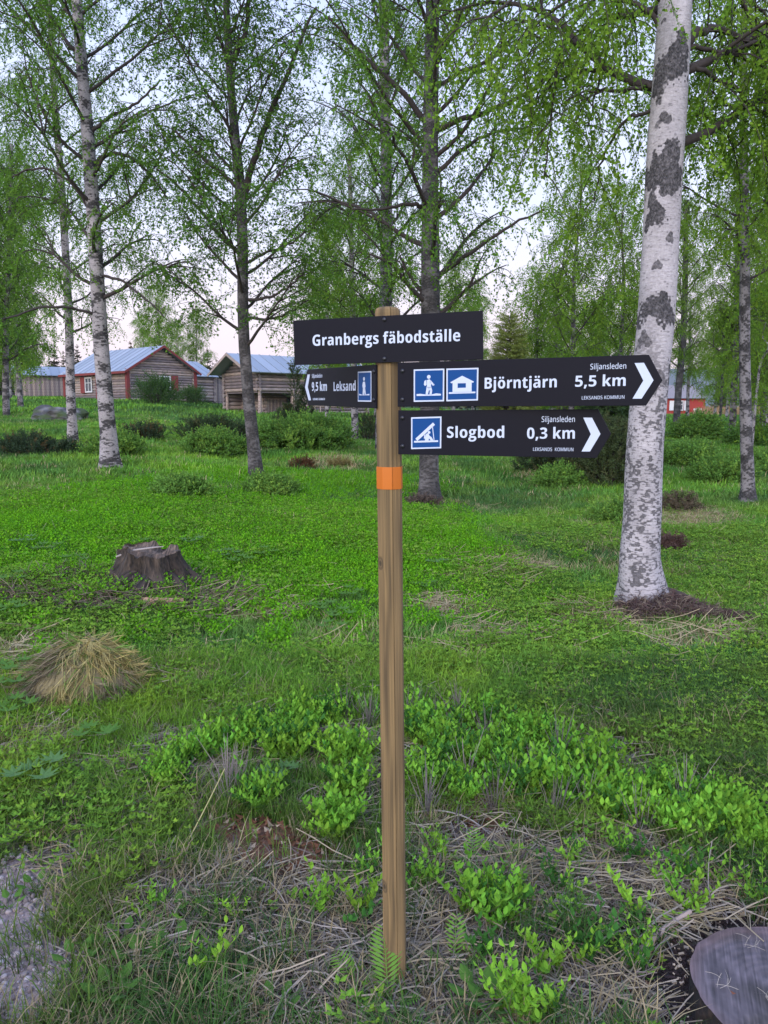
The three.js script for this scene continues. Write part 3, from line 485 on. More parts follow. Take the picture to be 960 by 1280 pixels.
// a tree traced off the photograph: [px, py, width px] up the trunk; depth from where its foot meets the ground
function tracedTree(name, label, category, trace, o) {
  const foot = o.foot ?? hit(trace[0][0], trace[0][1]), D = -foot.z, root = thing(name, foot, label, category, o.group), pts = [V(0, -.25, 0)], radii = [];
  for (const [px, py, w] of trace) { const p = at(px, py, D).sub(foot); if (py !== trace[0][1]) pts.push(p); radii.push([Math.max(p.y, 0), metres(w, p.y + foot.y, D) / 2]); }
  const last = pts[pts.length - 1], prev = pts[pts.length - 2], d = last.clone().sub(prev).normalize(), rl = radii[radii.length - 1][1], Ht = o.tall;
  if (Ht > last.y + .5) { const n = 3; for (let k = 1; k <= n; k++) { const y = lerp(last.y, Ht, k / n); pts.push(V(last.x + d.x * (y - last.y) * .7 + Math.sin(k * 2 + o.seed) * .1, y, Math.sin(k * 3 + o.seed) * .2)); radii.push([y, lerp(rl, .012, k / n)]); } }
  o.trunk = pts; o.radii = radii;
  o.limbs = (o.trLimbs ?? []).map(({ t, r, dens, dz }) => ({ r: metres(t[0][2], 3, D) / 2, r1: metres(t[t.length - 1][2], 3, D) / 2, dens, pts: t.map(([px, py], k) => { const p = at(px, py, D + (dz ?? 0) * k / (t.length - 1)).sub(foot); return p; }) }));
  growTree(root, o); sprayTotal += o.count; return root;
}
const spring = [.1, .225, .028], fresh = [.135, .27, .028], deep = [.08, .19, .026];
tracedTree('birch_tree', 'big white birch with black bark patches beside the arrow boards', 'birch', [[806, 766, 50], [802, 735, 50], [800, 700, 47], [803, 640, 46], [806, 560, 45], [816, 440, 44.5], [820, 400, 45], [826, 300, 44], [831, 200, 45], [838, 100, 43], [843, 20, 41], [846, -40, 40]], {
  foot: birchFoot, clearFront: true, seed: 5, tall: 11.5, segs: 120, sides: 40, flare: .46, lump: .08, crown: 3.2, reach: 2.7, nLimbs: 34, bark: mainBarkMat, sprays: fineSprays, leaf: fresh, up: .15, droop: 1.5, twig: 1.0, leafy: 1.15, dens: 1.05, spacing: 1.25,
  trLimbs: [{ t: [[852, 66, 13], [866, 44, 11], [893, 36, 9], [930, 46, 8], [968, 62, 6], [1010, 60, 3]], dz: .3 }, { t: [[855, 62, 7], [880, 62, 6], [915, 68, 5], [955, 84, 4], [985, 120, 2]], dz: .3 }, { t: [[858, 82, 7], [880, 88, 6], [912, 104, 5], [940, 128, 4.5], [968, 146, 3], [1000, 190, 2]], dz: .4 }, { t: [[822, 104, 6], [800, 108, 5], [770, 114, 4.5], [740, 112, 3], [700, 130, 2]], dz: .3 }, { t: [[814, 138, 5], [790, 146, 4], [768, 172, 3], [750, 210, 2.5], [744, 250, 2]], dz: .5 }, { t: [[835, 40, 7], [800, 10, 6], [740, -10, 5], [680, 20, 3], [640, 70, 2]], dz: .2, dens: 1.2 }, { t: [[850, 20, 8], [890, -20, 6], [930, -10, 5], [960, 30, 4], [975, 90, 2]], dz: .9, dens: 1.2 }, { t: [[835, 10, 7], [790, -40, 6], [720, -50, 5], [650, -10, 4], [600, 40, 2]], dz: -.3, dens: 1.2 }, { t: [[835, 0, 7], [800, -30, 6], [770, 20, 4], [750, 90, 3], [735, 160, 2]], dz: .9, dens: 1.2 }, { t: [[850, 10, 7], [900, -30, 5], [945, 40, 4], [960, 150, 3], [958, 230, 2]], dz: .8, dens: 1.2 }, { t: [[835, 0, 6], [770, -20, 5], [710, 40, 4], [690, 140, 3], [680, 220, 2]], dz: .6, dens: 1.2 }],
});
tracedTree('birch_tree', 'slim pale birch just left of the stouter grey-white birch before the cabin', 'birch', [[91, 556, 13], [88, 480, 11], [86, 400, 10], [78, 250, 9], [68, 120, 8], [62, 10, 6]], { seed: 12, tall: 14.5, crown: 2.7, reach: 2.2, nLimbs: 40, bark: barkWhite, sprays: midSprays, leaf: spring, flare: .2, dens: .82, twig: .8 });
tracedTree('birch_tree', 'stout grey-white birch with black fissures standing before the log cabin', 'birch', [[138, 588, 24], [135, 540, 20], [127, 440, 18], [121, 340, 17], [112, 200, 16], [102, 80, 14], [96, 0, 12]], {
  seed: 21, tall: 13.5, crown: 2.9, reach: 2.7, nLimbs: 40, bark: barkWhite, sprays: midSprays, leaf: spring, flare: .35, dens: .76, leafy: .9, segs: 60, sides: 16,
  trLimbs: [{ t: [[118, 205, 6], [135, 192, 5], [160, 195, 3.5], [185, 215, 3], [210, 250, 2]], dens: .7 }, { t: [[106, 60, 6], [90, 60, 5], [70, 30, 4], [50, 5, 3]], dens: .7 }, { t: [[128, 345, 4], [150, 350, 3], [180, 372, 2.5], [205, 395, 1.5]], dens: .7, dz: -.6 }, { t: [[122, 395, 4], [90, 385, 3.5], [50, 385, 3], [5, 400, 2]], dens: .6, dz: -.8 }, { t: [[114, 165, 5], [140, 145, 4], [170, 130, 3], [200, 100, 2]], dens: .7 }, { t: [[110, 260, 4], [85, 225, 4], [50, 210, 3], [15, 220, 2]], dens: .7 }],
});
tracedTree('alder_tree', 'forked tree with dark brown-grey trunk before the gap between cabin and barn', 'tree', [[321, 600, 18], [317, 560, 16], [309, 480, 14.5], [304, 400, 14], [303, 300, 13.5], [300, 235, 13], [292, 150, 11], [287, 85, 10], [283, 10, 8]], {
  seed: 33, tall: 12, crown: 2.3, reach: 2.6, nLimbs: 40, bark: barkDark, sprays: midSprays, leaf: deep, flare: .25, dens: .88, leafy: .95, droop: .5, segs: 60, sides: 14, up: .55,
  trLimbs: [{ t: [[304, 250, 9], [318, 200, 7], [335, 150, 6], [352, 110, 5], [372, 60, 4], [395, 10, 3]], dens: .9 }, { t: [[290, 75, 8], [303, 50, 6], [310, 20, 5], [311, -30, 4]], dens: .8 }, { t: [[300, 318, 6], [275, 295, 5], [255, 270, 4], [225, 235, 3], [195, 210, 2]], dens: .8 }, { t: [[304, 240, 6], [275, 215, 5], [245, 190, 4], [215, 160, 2.5]], dens: .9 }, { t: [[308, 375, 4], [340, 370, 3.5], [365, 355, 3], [380, 340, 2]], dens: .6, dz: -.5 }, { t: [[306, 330, 4], [335, 315, 3.5], [370, 300, 3], [395, 270, 2]], dens: .8, dz: -.4 }, { t: [[310, 398, 4], [345, 398, 3], [370, 385, 2.5], [385, 375, 1.5]], dens: .5, dz: -.7 }, { t: [[284, 70, 5], [270, 40, 4], [255, 10, 3], [245, -20, 2]], dens: .8 }],
});
tracedTree('birch_tree', 'dark birch trunk rising straight behind the signpost top', 'birch', [[477, 566, 17], [480, 450, 16], [483, 350, 15.5], [483, 240, 14.5], [481, 100, 13], [479, 0, 12]], { seed: 41, tall: 14, crown: 3.2, reach: 2.6, nLimbs: 40, bark: barkGrey, sprays: midSprays, leaf: deep, flare: .25, dens: .62, segs: 50, sides: 14 });
tracedTree('birch_tree', 'dark-barked birch with mottled trunk foot just right of the signpost', 'birch', [[536, 630, 27], [536, 600, 24], [537, 520, 24], [538, 420, 24.5], [538, 300, 22.5], [538, 200, 20], [539, 100, 18.5], [541, 0, 17]], {
  seed: 52, tall: 13, crown: 2.7, reach: 2.8, nLimbs: 36, bark: barkDark, sprays: midSprays, leaf: spring, flare: .3, dens: .66, segs: 60, sides: 18,
  trLimbs: [{ t: [[545, 162, 8], [570, 152, 7], [610, 138, 6], [655, 118, 5], [700, 85, 4], [725, 55, 2.5]], dens: .8, dz: -.8 }, { t: [[547, 345, 7], [575, 325, 6], [605, 305, 5], [640, 280, 3.5], [680, 262, 2]], dens: .6, dz: -.6 }, { t: [[530, 150, 8], [505, 118, 6.5], [470, 85, 5], [440, 55, 4], [410, 20, 2.5]], dens: .8 }, { t: [[532, 260, 6], [510, 255, 5], [480, 262, 4], [440, 262, 2]], dens: .6, dz: -.5 }, { t: [[544, 220, 6], [580, 185, 5], [620, 165, 4], [660, 160, 2.5]], dens: .8, dz: .5 }, { t: [[545, 110, 6], [575, 90, 5], [620, 70, 4], [650, 30, 3]], dens: .8 }, { t: [[530, 370, 5], [512, 345, 4], [500, 320, 3]], dens: .5 }, { t: [[548, 60, 6], [570, 30, 5], [590, -20, 4]], dens: .8 }],
});
tracedTree('birch_tree', 'thin white birch stem standing beyond the Leksand arrow board', 'birch', [[444, 551, 9], [443, 500, 8.5], [441, 400, 7], [439, 300, 6], [437, 200, 5]], { seed: 61, tall: 9.5, crown: 2.2, reach: 1.7, nLimbs: 36, bark: barkWhite, sprays: midSprays, leaf: fresh, dens: .8, spray: 1.1 });
tracedTree('birch_tree', 'tall mottled birch right of the big white birch, beside a thin leaning stem', 'birch', [[936, 632, 20], [935, 610, 16.5], [933, 550, 14.5], [931, 450, 13], [931, 330, 12], [930, 220, 10.5], [929, 110, 9], [930, 0, 7]], { seed: 72, tall: 11, crown: 3.3, reach: 2.2, nLimbs: 38, bark: barkGrey, sprays: midSprays, leaf: fresh, flare: .3, dens: .75, segs: 50, sides: 14, droop: 1.3 });
tracedTree('birch_sapling', 'thin white leaning birch stem crossing behind the tall mottled birch', 'sapling', [[938, 575, 4], [941, 540, 4], [945, 500, 3.5], [952, 450, 3]], { seed: 74, tall: 3.6, crown: 1.4, reach: .8, nLimbs: 12, bark: barkWhite, sprays: midSprays, leaf: fresh, dens: .8 });
tracedTree('birch_tree', 'slim grey birch left of the tall mottled birch, on the bushy slope', 'birch', [[915, 549, 9], [917, 500, 8], [921, 420, 8], [922, 330, 7], [924, 200, 6]], { seed: 81, tall: 10.5, crown: 2.7, reach: 2.0, nLimbs: 36, bark: barkGrey, sprays: midSprays, leaf: fresh, dens: .8, spray: 1.15 });
tracedTree('birch_tree', 'dark grey trunk with rusty foot standing in front of the red cottage', 'tree', [[845, 535, 9], [848, 490, 8.5], [853, 430, 8], [856, 370, 7], [858, 250, 6]], { seed: 83, tall: 10, crown: 2.8, reach: 2.2, nLimbs: 36, bark: barkDark, sprays: midSprays, leaf: fresh, dens: .85, spray: 1.2 });
tracedTree('birch_sapling', 'very thin white stem in front of the right end of the red cottage', 'sapling', [[859, 531, 4.5], [860, 490, 4], [862, 440, 3.5], [863, 380, 3]], { seed: 85, tall: 7, crown: 2.2, reach: 1.3, nLimbs: 24, bark: barkWhite, sprays: midSprays, leaf: fresh, dens: .8, spray: 1.2 });
tracedTree('birch_sapling', 'thin dark sapling between the red cottage and the slim grey birch', 'sapling', [[900, 530, 3.5], [902, 490, 3.2], [904, 440, 3], [905, 380, 2.5]], { seed: 87, tall: 7, crown: 1.8, reach: 1.3, nLimbs: 24, bark: barkDark, sprays: midSprays, leaf: fresh, dens: .8, spray: 1.2 });
tracedTree('birch_tree', 'leafy birch with dark trunk at the edge of the far meadow, left of the boulder', 'birch', [[8, 522, 9], [7, 470, 8], [8, 400, 7], [12, 300, 6], [14, 180, 5]], { seed: 91, tall: 11, crown: 2.2, reach: 2.4, nLimbs: 40, bark: barkGrey, sprays: midSprays, leaf: spring, dens: .85, spray: 1.2 });
// birches farther off: three kinds, copied
const protos = [[.02, 9.5, 2.0, 101, barkWhite, 1.3], [.03, 11, 2.3, 102, barkGrey, 1.6], [.01, 8, 1.9, 103, barkWhite, 1.0]].map(([bend, tall, reach, seed, bark, crown]) => {
  const g = new THREE.Group(), o = { seed, tall, trunk: [0, .3, .6, .85, 1].map((t, k) => V(Math.sin(k * 2 + seed) * .12 * t + bend * t, t * tall - (t ? 0 : .2), Math.cos(k * 3 + seed) * .12 * t)), radii: [[0, .12], [tall * .5, .08], [tall, .012]], crown, reach, nLimbs: 30, bark, sprays: farSprays, leaf: fresh, dens: .5, twig: 1.0, leafy: .8, thin: 1.6, flare: .2, segs: 24, sides: 8 };
  growTree(g, o); g.userData.n = o.count; return g;
});
{
  const R = rng(404), far = [
    // [px of the stem, depth, kind, scale, label, group]
    ...[[-34, 32], [30, 42], [-80, 44], [44, 80], [-10, 74], [18, 60]].map(([p, d], k) => [p, d, k % 3, .9 + R() * .35, 'leafy birch in the grove left of the log cabin', 'birches left of the cabin']),
    ...[[205, 76], [250, 82], [226, 95], [185, 90]].map(([p, d], k) => [p, d, 1, .8 + R() * .3, 'tree rising behind the log cabin roof', 'trees behind the cabin']),
    ...[[410, 34], [425, 52], [470, 46], [398, 60], [455, 66]].map(([p, d], k) => [p, d, k % 3, .75 + R() * .2, 'birch in the meadow behind the Leksand arrow board', 'birches behind the signpost']),
    ...[[566, 40], [590, 62], [668, 33], [690, 44], [712, 28], [735, 38], [752, 50], [770, 30], [650, 58], [784, 44], [700, 70]].map(([p, d], k) => [p, d, k % 3, .7 + R() * .3, 'birch in the fresh green thicket behind the arrow boards', 'birches behind the arrow boards']),
    ...[[890, 66], [950, 30], [968, 22], [955, 44], [990, 34], [1010, 26], [905, 60], [1040, 40], [938, 64]].map(([p, d], k) => [p, d, k % 3, .75 + R() * .3, 'birch in the light green grove around the red cottage', 'birches by the red cottage']),
  ];
  for (const [px, d, kind, s, label, group] of far) {
    const x = (px - 480) / F * d, g = protos[kind].clone(); g.name = numbered('far_birch'); g.position.set(x, height(x, -d), -d); g.rotation.y = R() * 6.28; g.scale.setScalar(s); tag(g, ['white-stemmed ', 'tall grey-stemmed ', 'small white-stemmed '][kind] + label, 'birch', group + [', white-stemmed', ', grey-stemmed', ', small'][kind]); delete g.userData.n; scene.add(g); sprayTotal += protos[kind].userData.n;
  }
}
// conifers
function needleGeo(seed, n, len, w, L) { const R = rng(seed), acc = new Acc(); tube(acc, [V(0, 0, 0), V(0, L * .5, L * .02), V(0, L, 0)], [.005, .004, .002], 3); for (let k = 0; k < n; k++) { const t = (k + R()) / n, d = randDir(R, .3).add(V(0, .7, 0)).normalize(), s = randDir(R); s.sub(d.clone().multiplyScalar(s.dot(d))).normalize(); leaf(acc, V(0, t * L, 0), d, s, len * (.7 + .5 * R()), w, .1); } return acc.build(); }
const juniperSprig = needleGeo(3, 34, .06, .016, .26), spruceSprig = needleGeo(4, 46, .07, .018, .5), needleMat = new THREE.MeshPhysicalMaterial({ roughness: .95, specularIntensity: .25, side: THREE.DoubleSide });
function spruce(name, label, px, d, hgt, wide, col, group) {
  const x = (px - 480) / F * d, root = thing(name, ground(x, -d), label, 'spruce', group), R = rng(px * 7 + d), tr = new Acc(), br = new Acc(), sp = []; tube(tr, [V(0, -.2, 0), V(0, hgt * .5, 0), V(.02, hgt, 0)], [hgt * .014, hgt * .008, .01], 7); mesh('trunk', tr.build(), twigMat, root);
  for (let y = hgt * .05; y < hgt * .99; y += hgt * .022) { const n = 8, len = wide * (1 - y / hgt) * (.85 + R() * .3) + .06; for (let k = 0; k < n; k++) { const a = k / n * 6.28 + R(), e = V(Math.cos(a), -.1 + .6 * y / hgt, Math.sin(a)).normalize(), p0 = V(0, y + R() * .1, 0), p1 = p0.clone().addScaledVector(e, len).add(V(0, len * .12, 0)); tube(br, [p0, p0.clone().lerp(p1, .5).add(V(0, -len * .06, 0)), p1], [.012, .008, .003], 3); const m = Math.max(2, Math.round(len * 14)); for (let j = 0; j < m; j++) { const q = p0.clone().lerp(p1, .2 + .8 * (j + R()) / m); const dd = e.clone().add(randDir(R, .3).multiplyScalar(.7)).add(V(0, -.15, 0)).normalize(), v = .7 + R() * .6; place(sp, q, new THREE.Quaternion().setFromUnitVectors(_up, dd), .55 + R() * .5, undefined, undefined, rgb(col[0] * v, col[1] * v, col[2] * v)); } } }
  mesh('branches', br.build(), twigMat, root); instances('needles', spruceSprig, needleMat, sp, root); return root;
}
spruce('young_spruce', 'pointed yellow-green young spruce seen above the Björntjärn arrow board', 634, 27, 4.4, 1.0, [.2, .24, .05]);
spruce('young_spruce', 'small dark spruce on the slope right of the big white birch', 760, 22, 2.6, 1.0, [.05, .09, .03]);
function shrub(name, label, category, px, py, wpx, hpx, o) {
  const f = hit(px, py), D = -f.z, root = thing(name, f, label, category, o.group), R = rng(px * 13 + py), rx = metres(wpx / 2, f.y, D), hy = metres(hpx, f.y, D), rz = rx * (o.deep ?? .8), sp = [], st = new Acc(), lobes = [];
  const nlb = o.lobes ?? 7; for (let k = 0; k < nlb; k++) { const a = R() * 6.28, r = Math.sqrt(R()) * .65; lobes.push([Math.cos(a) * r * rx, Math.sin(a) * r * rz, (.4 + R() * .3) * rx, hy * (1 - r * .5) * (.7 + R() * .35)]); }
  if (o.spires) { lobes.length = 0; for (const [dx, hh, w] of o.spires) lobes.push([dx * rx, 0, w * rx, hy * hh]); }
  for (const [lx, lz, lr, lh] of lobes) { const k = o.spires ? 1 : 3; for (let j = 0; j < k; j++) tube(st, [V(lx * .3, -.06, lz * .3), V(lx * .8 + (R() - .5) * lr * .5, lh * .4, lz * .8), V(lx + (R() - .5) * lr, lh * .85, lz + (R() - .5) * lr)], [.018, .012, .004].map((v) => v * (o.stem ?? 1)), 4); }
  const N = o.n; for (let k = 0; k < N; k++) {
    const [lx, lz, lr, lh] = lobes[R() * lobes.length | 0], t = Math.pow(R(), .8), prof = o.spires ? (1 - t * .85) * (t < .12 ? t / .12 * .5 + .5 : 1) : Math.sqrt(Math.max(0, 1 - (t * .98) ** 2)), a = R() * 6.28, r = Math.sqrt(.15 + .85 * R()) * lr * prof;
    const p = V(lx + Math.cos(a) * r, Math.max(.01, t * lh * (o.spires ? .96 : .9)), lz + Math.sin(a) * r * (o.spires ? 1 : .9)), d = V(Math.cos(a) * .8, .7 + t * .5, Math.sin(a) * .8).add(randDir(R).multiplyScalar(.55)).normalize(), v = .65 + R() * .7, s = (o.size ?? 1) * (.7 + R() * .6), c = o.accent && R() < .2 ? o.accent : o.col; place(sp, p, new THREE.Quaternion().setFromUnitVectors(_up, d).multiply(yaw(R() * 6.28)), s, s, s, rgb(c[0] * v, c[1] * v, c[2] * v));
  }
  mesh('stems', st.build(), twigMat, root); instances('foliage', o.geo, o.mat ?? treeLeaf, sp, root); return root;
}
const jun = { geo: juniperSprig, mat: needleMat, col: [.045, .075, .03], accent: [.08, .09, .035] }, junD = [.035, .06, .028];
shrub('juniper', 'slender dark juniper with two spires in front of the log barn', 'juniper', 374, 545, 40, 92, { ...jun, n: 800, size: .8, spires: [[-.25, 1, .6], [.45, .66, .7], [-.7, .4, .6], [.1, .45, 1]] });
shrub('juniper', 'low spreading dark juniper between the stout birch and the forked tree', 'juniper', 258, 553, 74, 40, { ...jun, n: 700, size: .85, lobes: 9 });
shrub('juniper', 'small dark juniper to the right of the spreading one', 'juniper', 296, 551, 30, 26, { ...jun, n: 260, size: .8, lobes: 4 });
shrub('juniper', 'broad dark juniper thicket behind the Slogbod arrow board', 'juniper', 758, 608, 120, 128, { ...jun, n: 2200, col: [.06, .085, .032], size: .8, lobes: 14 });
shrub('juniper', 'low dark juniper below the tail of the Slogbod arrow board', 'juniper', 688, 594, 70, 44, { ...jun, n: 750, size: .8, lobes: 8 });
shrub('juniper', 'dark ragged juniper heap at the meadow edge left of the stout birch', 'juniper', 40, 572, 110, 26, { ...jun, n: 620, col: junD, size: .8, lobes: 10, accent: [.1, .075, .03] });
shrub('juniper', 'small dark juniper heap by the foot of the slim pale birch', 'juniper', 186, 552, 60, 24, { ...jun, n: 380, col: junD, size: .8, lobes: 8, accent: [.09, .07, .03] });
shrub('juniper', 'young green juniper beside the two-spired one', 'juniper', 352, 541, 30, 36, { ...jun, n: 260, col: [.08, .13, .045], size: .75, lobes: 5 });
shrub('juniper', 'loose dark juniper by the thin white birch stem', 'juniper', 458, 552, 44, 42, { ...jun, n: 260, size: .8, lobes: 5 });
shrub('juniper', 'rust-brown dying juniper clump in the meadow', 'juniper', 380, 590, 24, 18, { ...jun, n: 130, col: [.12, .06, .03], size: .6, lobes: 3 });
const bushG = { geo: midSprays[0], col: [.07, .14, .03] };
shrub('garden_bush', 'large round green bush hiding the gable of the log cabin', 'bush', 193, 506, 60, 40, { ...bushG, n: 800, size: 1.5, lobes: 10 });
shrub('garden_bush', 'smaller green bush right of the large one before the cabin wing', 'bush', 238, 506, 42, 26, { ...bushG, n: 450, size: 1.3, lobes: 6 });
// ---------------------------------------------------------------- stumps, mound, sticks
const birchRoot = scene.getObjectByName('birch_tree');
{
  const R = rng(61), mat = std([.05, .035, .028], 1);
  for (const [a, len, r] of [[2.9, .35, .06], [-.3, .55, .07], [.9, .4, .05], [1.9, .45, .06], [-1.3, .3, .05]]) { const acc = new Acc(), q = []; for (let k = 0; k <= 7; k++) { const d = .1 + len * k / 7, aa = a + Math.sin(k * .8 + a) * .15, x = Math.cos(aa) * d, z = Math.sin(aa) * d, y = height(birchFoot.x + x, birchFoot.z + z) - birchFoot.y; q.push(V(x, y + .04 * (1 - k / 7), z)); } tube(acc, q, q.map((_, k) => r * (1 - .75 * k / 7)), 8, (k, t) => 1 + (noise3(k * .9, Math.cos(t) * 1.5, Math.sin(t) * 1.5 + a) - .5) * .5); mesh('root', acc.build(), mat, birchRoot); }
}
const rotten = dataTex(256, 256, (x, y) => { const a = tn(x * 40, y * 6, 40, 6), b = tn(x * 90, y * 16, 90, 16, 2), c = tn(x * 6, y * 6, 6, 6, 4), v = .055 + .14 * a + .12 * b + .1 * c; return [v * 1.0, v * .84, v * .7]; }, true), rottenB = dataTex(256, 256, (x, y) => { const a = tn(x * 40, y * 6, 40, 6), b = tn(x * 90, y * 16, 90, 16, 2), v = a * .6 + b * .4; return [v, v, v]; });
const rottenMat = new THREE.MeshStandardMaterial({ map: rotten, bumpMap: rottenB, bumpScale: .02, roughness: 1 });
function stumpBody(r, h, seed, spread, jag, topR = 1, sides = 56, rows = 14, lumpy = 1) {
  const acc = new Acc(), ids = [], rim = []; for (let j = 0; j <= rows; j++) { const t = j / rows, row = []; for (let k = 0; k <= sides; k++) { const a = k / sides * 6.2832, ca = Math.cos(a), sa = Math.sin(a); const rr = r * (lerp(1, topR, t) + spread * Math.pow(1 - t, 2.5) * (1 + .7 * Math.sin(a * 4 + seed) + .4 * Math.sin(a * 7 + seed * 2))) * (1 + (noise3(ca * 1.8 + seed, sa * 1.8, t * 1.5) - .5) * .34 * lumpy + (noise3(ca * 7 + seed, sa * 7, t * 3) - .5) * .12 * lumpy * lumpy), hh = h * (1 + (noise3(ca * 1.6 + seed, sa * 1.6, 4) - .5) * jag + (noise3(ca * 6 + seed, sa * 6, 8) - .5) * jag * .25), p = [ca * rr, lerp(-.15, hh, t), sa * rr]; row.push(acc.v(...p, k / sides * 2, t)); if (j === rows) rim.push(p); } ids.push(row); }
  for (let j = 0; j < rows; j++) for (let k = 0; k < sides; k++) acc.quad(ids[j][k], ids[j + 1][k], ids[j + 1][k + 1], ids[j][k + 1]); return [acc, rim];
}
function cutFace(rim, h, seed, rough, drop = 0) { const acc = new Acc(), n = rim.length, rings = 12, ids = []; let R = 0; for (const p of rim) R = Math.max(R, Math.hypot(p[0], p[2])); for (let j = 0; j <= rings; j++) { const t = j / rings, row = []; for (const [x, y, z] of rim) { const px = x * t, pz = z * t; row.push(acc.v(px, lerp(h - drop, y, t * t) + (noise3(px * 14 + seed, pz * 14, 1) - .5) * rough, pz, px / R / 2 + .5, pz / R / 2 + .5)); } ids.push(row); } for (let j = 0; j < rings; j++) for (let k = 0; k < n - 1; k++) acc.quad(ids[j][k], ids[j][k + 1], ids[j + 1][k + 1], ids[j + 1][k]); return acc.build(); }
{
  const f = oldStump.clone(), s = thing('old_stump', ground(f.x, f.z), 'dark rotten tree stump with frayed sides beside the straw mound', 'stump'), h = .22, [acc, rim] = stumpBody(.24, h, 3.3, .9, .6, .9, 72, 18, 1.5);
  mesh('stump_body', acc.build(), rottenMat, s); mesh('cut_face', cutFace(rim, h, 2, .05, .01), new THREE.MeshStandardMaterial({ map: rotten, color: rgb(2.2, 2.1, 2.1), bumpMap: rottenB, bumpScale: .02, roughness: 1 }), s);
  const R = rng(19); for (let k = 0; k < 7; k++) { const q = new Acc(), a = k * .95 + 2, pts = []; for (let m = 0; m <= 6; m++) { const d = .16 + m * .09, x = Math.cos(a + m * .06) * d, z = Math.sin(a + m * .06) * d; pts.push(V(x, height(f.x + x, f.z + z) - s.position.y + .05 * (1 - m / 6), z)); } tube(q, pts, pts.map((_, m) => .09 * (1 - m / 8)), 7, (m, t) => 1 + (noise3(m, Math.cos(t) * 2, Math.sin(t) * 2 + k) - .5) * .6); mesh('root', q.build(), rottenMat, s); }
  const st = mesh('dead_twig', (() => { const q = new Acc(); tube(q, [V(-.24, .2, .1), V(-.1, .25, .08), V(.04, .262, .02), V(.1, .262, -.02)], [.008, .009, .007, .004], 6); return q.build(); })(), std([.32, .27, .24], 1), s);
  const w = hit(203, 762), ch = thing('wood_chunk', w, 'pale orange chunk of split wood lying below the rotten stump', 'wood'), [a2, r2] = stumpBody(.045, .14, 9, .1, .2, .9, 14, 5), b = mesh('split_wood', a2.build(), std([.42, .25, .15], .9), ch); b.rotation.z = 1.45; b.rotation.y = .3; b.position.y = .045; const e = mesh('broken_end', cutFace(r2, .14, 3, .02), std([.5, .34, .2], .9), ch); e.rotation.copy(b.rotation); e.position.copy(b.position);
}
{
  const p = V(sawnStump.x, 0, sawnStump.z); p.y = height(p.x, p.z); const s = thing('sawn_stump', p, 'grey sawn birch stump with flat ringed top and dark sawdust round it', 'stump'), h = .085, [acc, rim] = stumpBody(.27, h, 5.2, .12, .06, .98, 72, 10, .45);
  mesh('bark', acc.build(), new THREE.MeshStandardMaterial({ map: rotten, color: rgb(.5, .45, .45), bumpMap: rottenB, bumpScale: .02, roughness: 1 }), s);
  const f = (x, y) => { const dx = x - .46, dy = y - .53, d = Math.hypot(dx, dy) + (fbm(x * 4, y * 4, 2) - .5) * .06, g = .5 + .5 * Math.sin(d * 150 + 3 * noise(x * 8, y * 8)), n = fbm(x * 18, y * 18, 3), cut = noise((x + y * .35) * 130, (y - x * .3) * 6), stain = smooth(.45, .62, fbm(x * 3.2 + 5, y * 3.2, 3)), ed = smooth(.37, .47, d), crack = smooth(.012, .002, Math.abs(Math.atan2(dy, dx) - 2.2 - .15 * noise(d * 20, 1)) * d) * smooth(.05, .2, d); return [g, n, cut, stain, ed, crack]; };
  const tex = dataTex(768, 768, (x, y) => { const [g, n, c, st, ed, cr] = f(x, y); let v = .33 + .016 * g + .16 * (n - .5) + .17 * (c - .5) - .09 * st; const w = ed * .5; let col = [v * 1.04, v * .93, v * lerp(.96, .9, st)]; col = [lerp(col[0], .5, w), lerp(col[1], .38, w), lerp(col[2], .36, w)]; return col.map((k) => k * (1 - .6 * cr)); }, true), bt = dataTex(512, 512, (x, y) => { const [g, n, c, st, ed, cr] = f(x, y), v = .4 + .1 * g + .25 * n + .25 * c - .5 * cr; return [v, v, v]; });
  mesh('cut_face', cutFace(rim, h, 5, .006), new THREE.MeshStandardMaterial({ map: tex, bumpMap: bt, bumpScale: .009, roughness: .85 }), s);
}
const strawMat = new THREE.MeshPhysicalMaterial({ roughness: .95, specularIntensity: .25, side: THREE.DoubleSide });
function bladeGeo(seed, n, h, w, lean, spread, segs = 3) { const R = rng(seed), acc = new Acc(); for (let k = 0; k < n; k++) { const a = R() * 6.28, b = R() * 6.28, r = Math.sqrt(R()) * spread, hh = h * (.55 + R() * .6), ln = lean * (.3 + R()) * hh, ww = w * (.7 + R() * .6), dx = Math.cos(a), dz = Math.sin(a), bx = Math.cos(b) * r, bz = Math.sin(b) * r, sx = -dz, sz = dx; let pl = -1, pr = -1; for (let m = 0; m <= segs; m++) { const t = m / segs, o = ln * t * t, y = hh * t * (1 - .25 * t * t * lean), q = ww * .5 * (m === segs ? 0 : 1 - t * .55), cx = bx + dx * o, cz = bz + dz * o; if (m === segs) { const c = acc.v(cx, y, cz); acc.tri(pl, pr, c); } else { const l = acc.v(cx + sx * q, y, cz + sz * q), r2 = acc.v(cx - sx * q, y, cz - sz * q); if (m) acc.quad(pl, pr, r2, l); pl = l; pr = r2; } } } return acc.build(); }
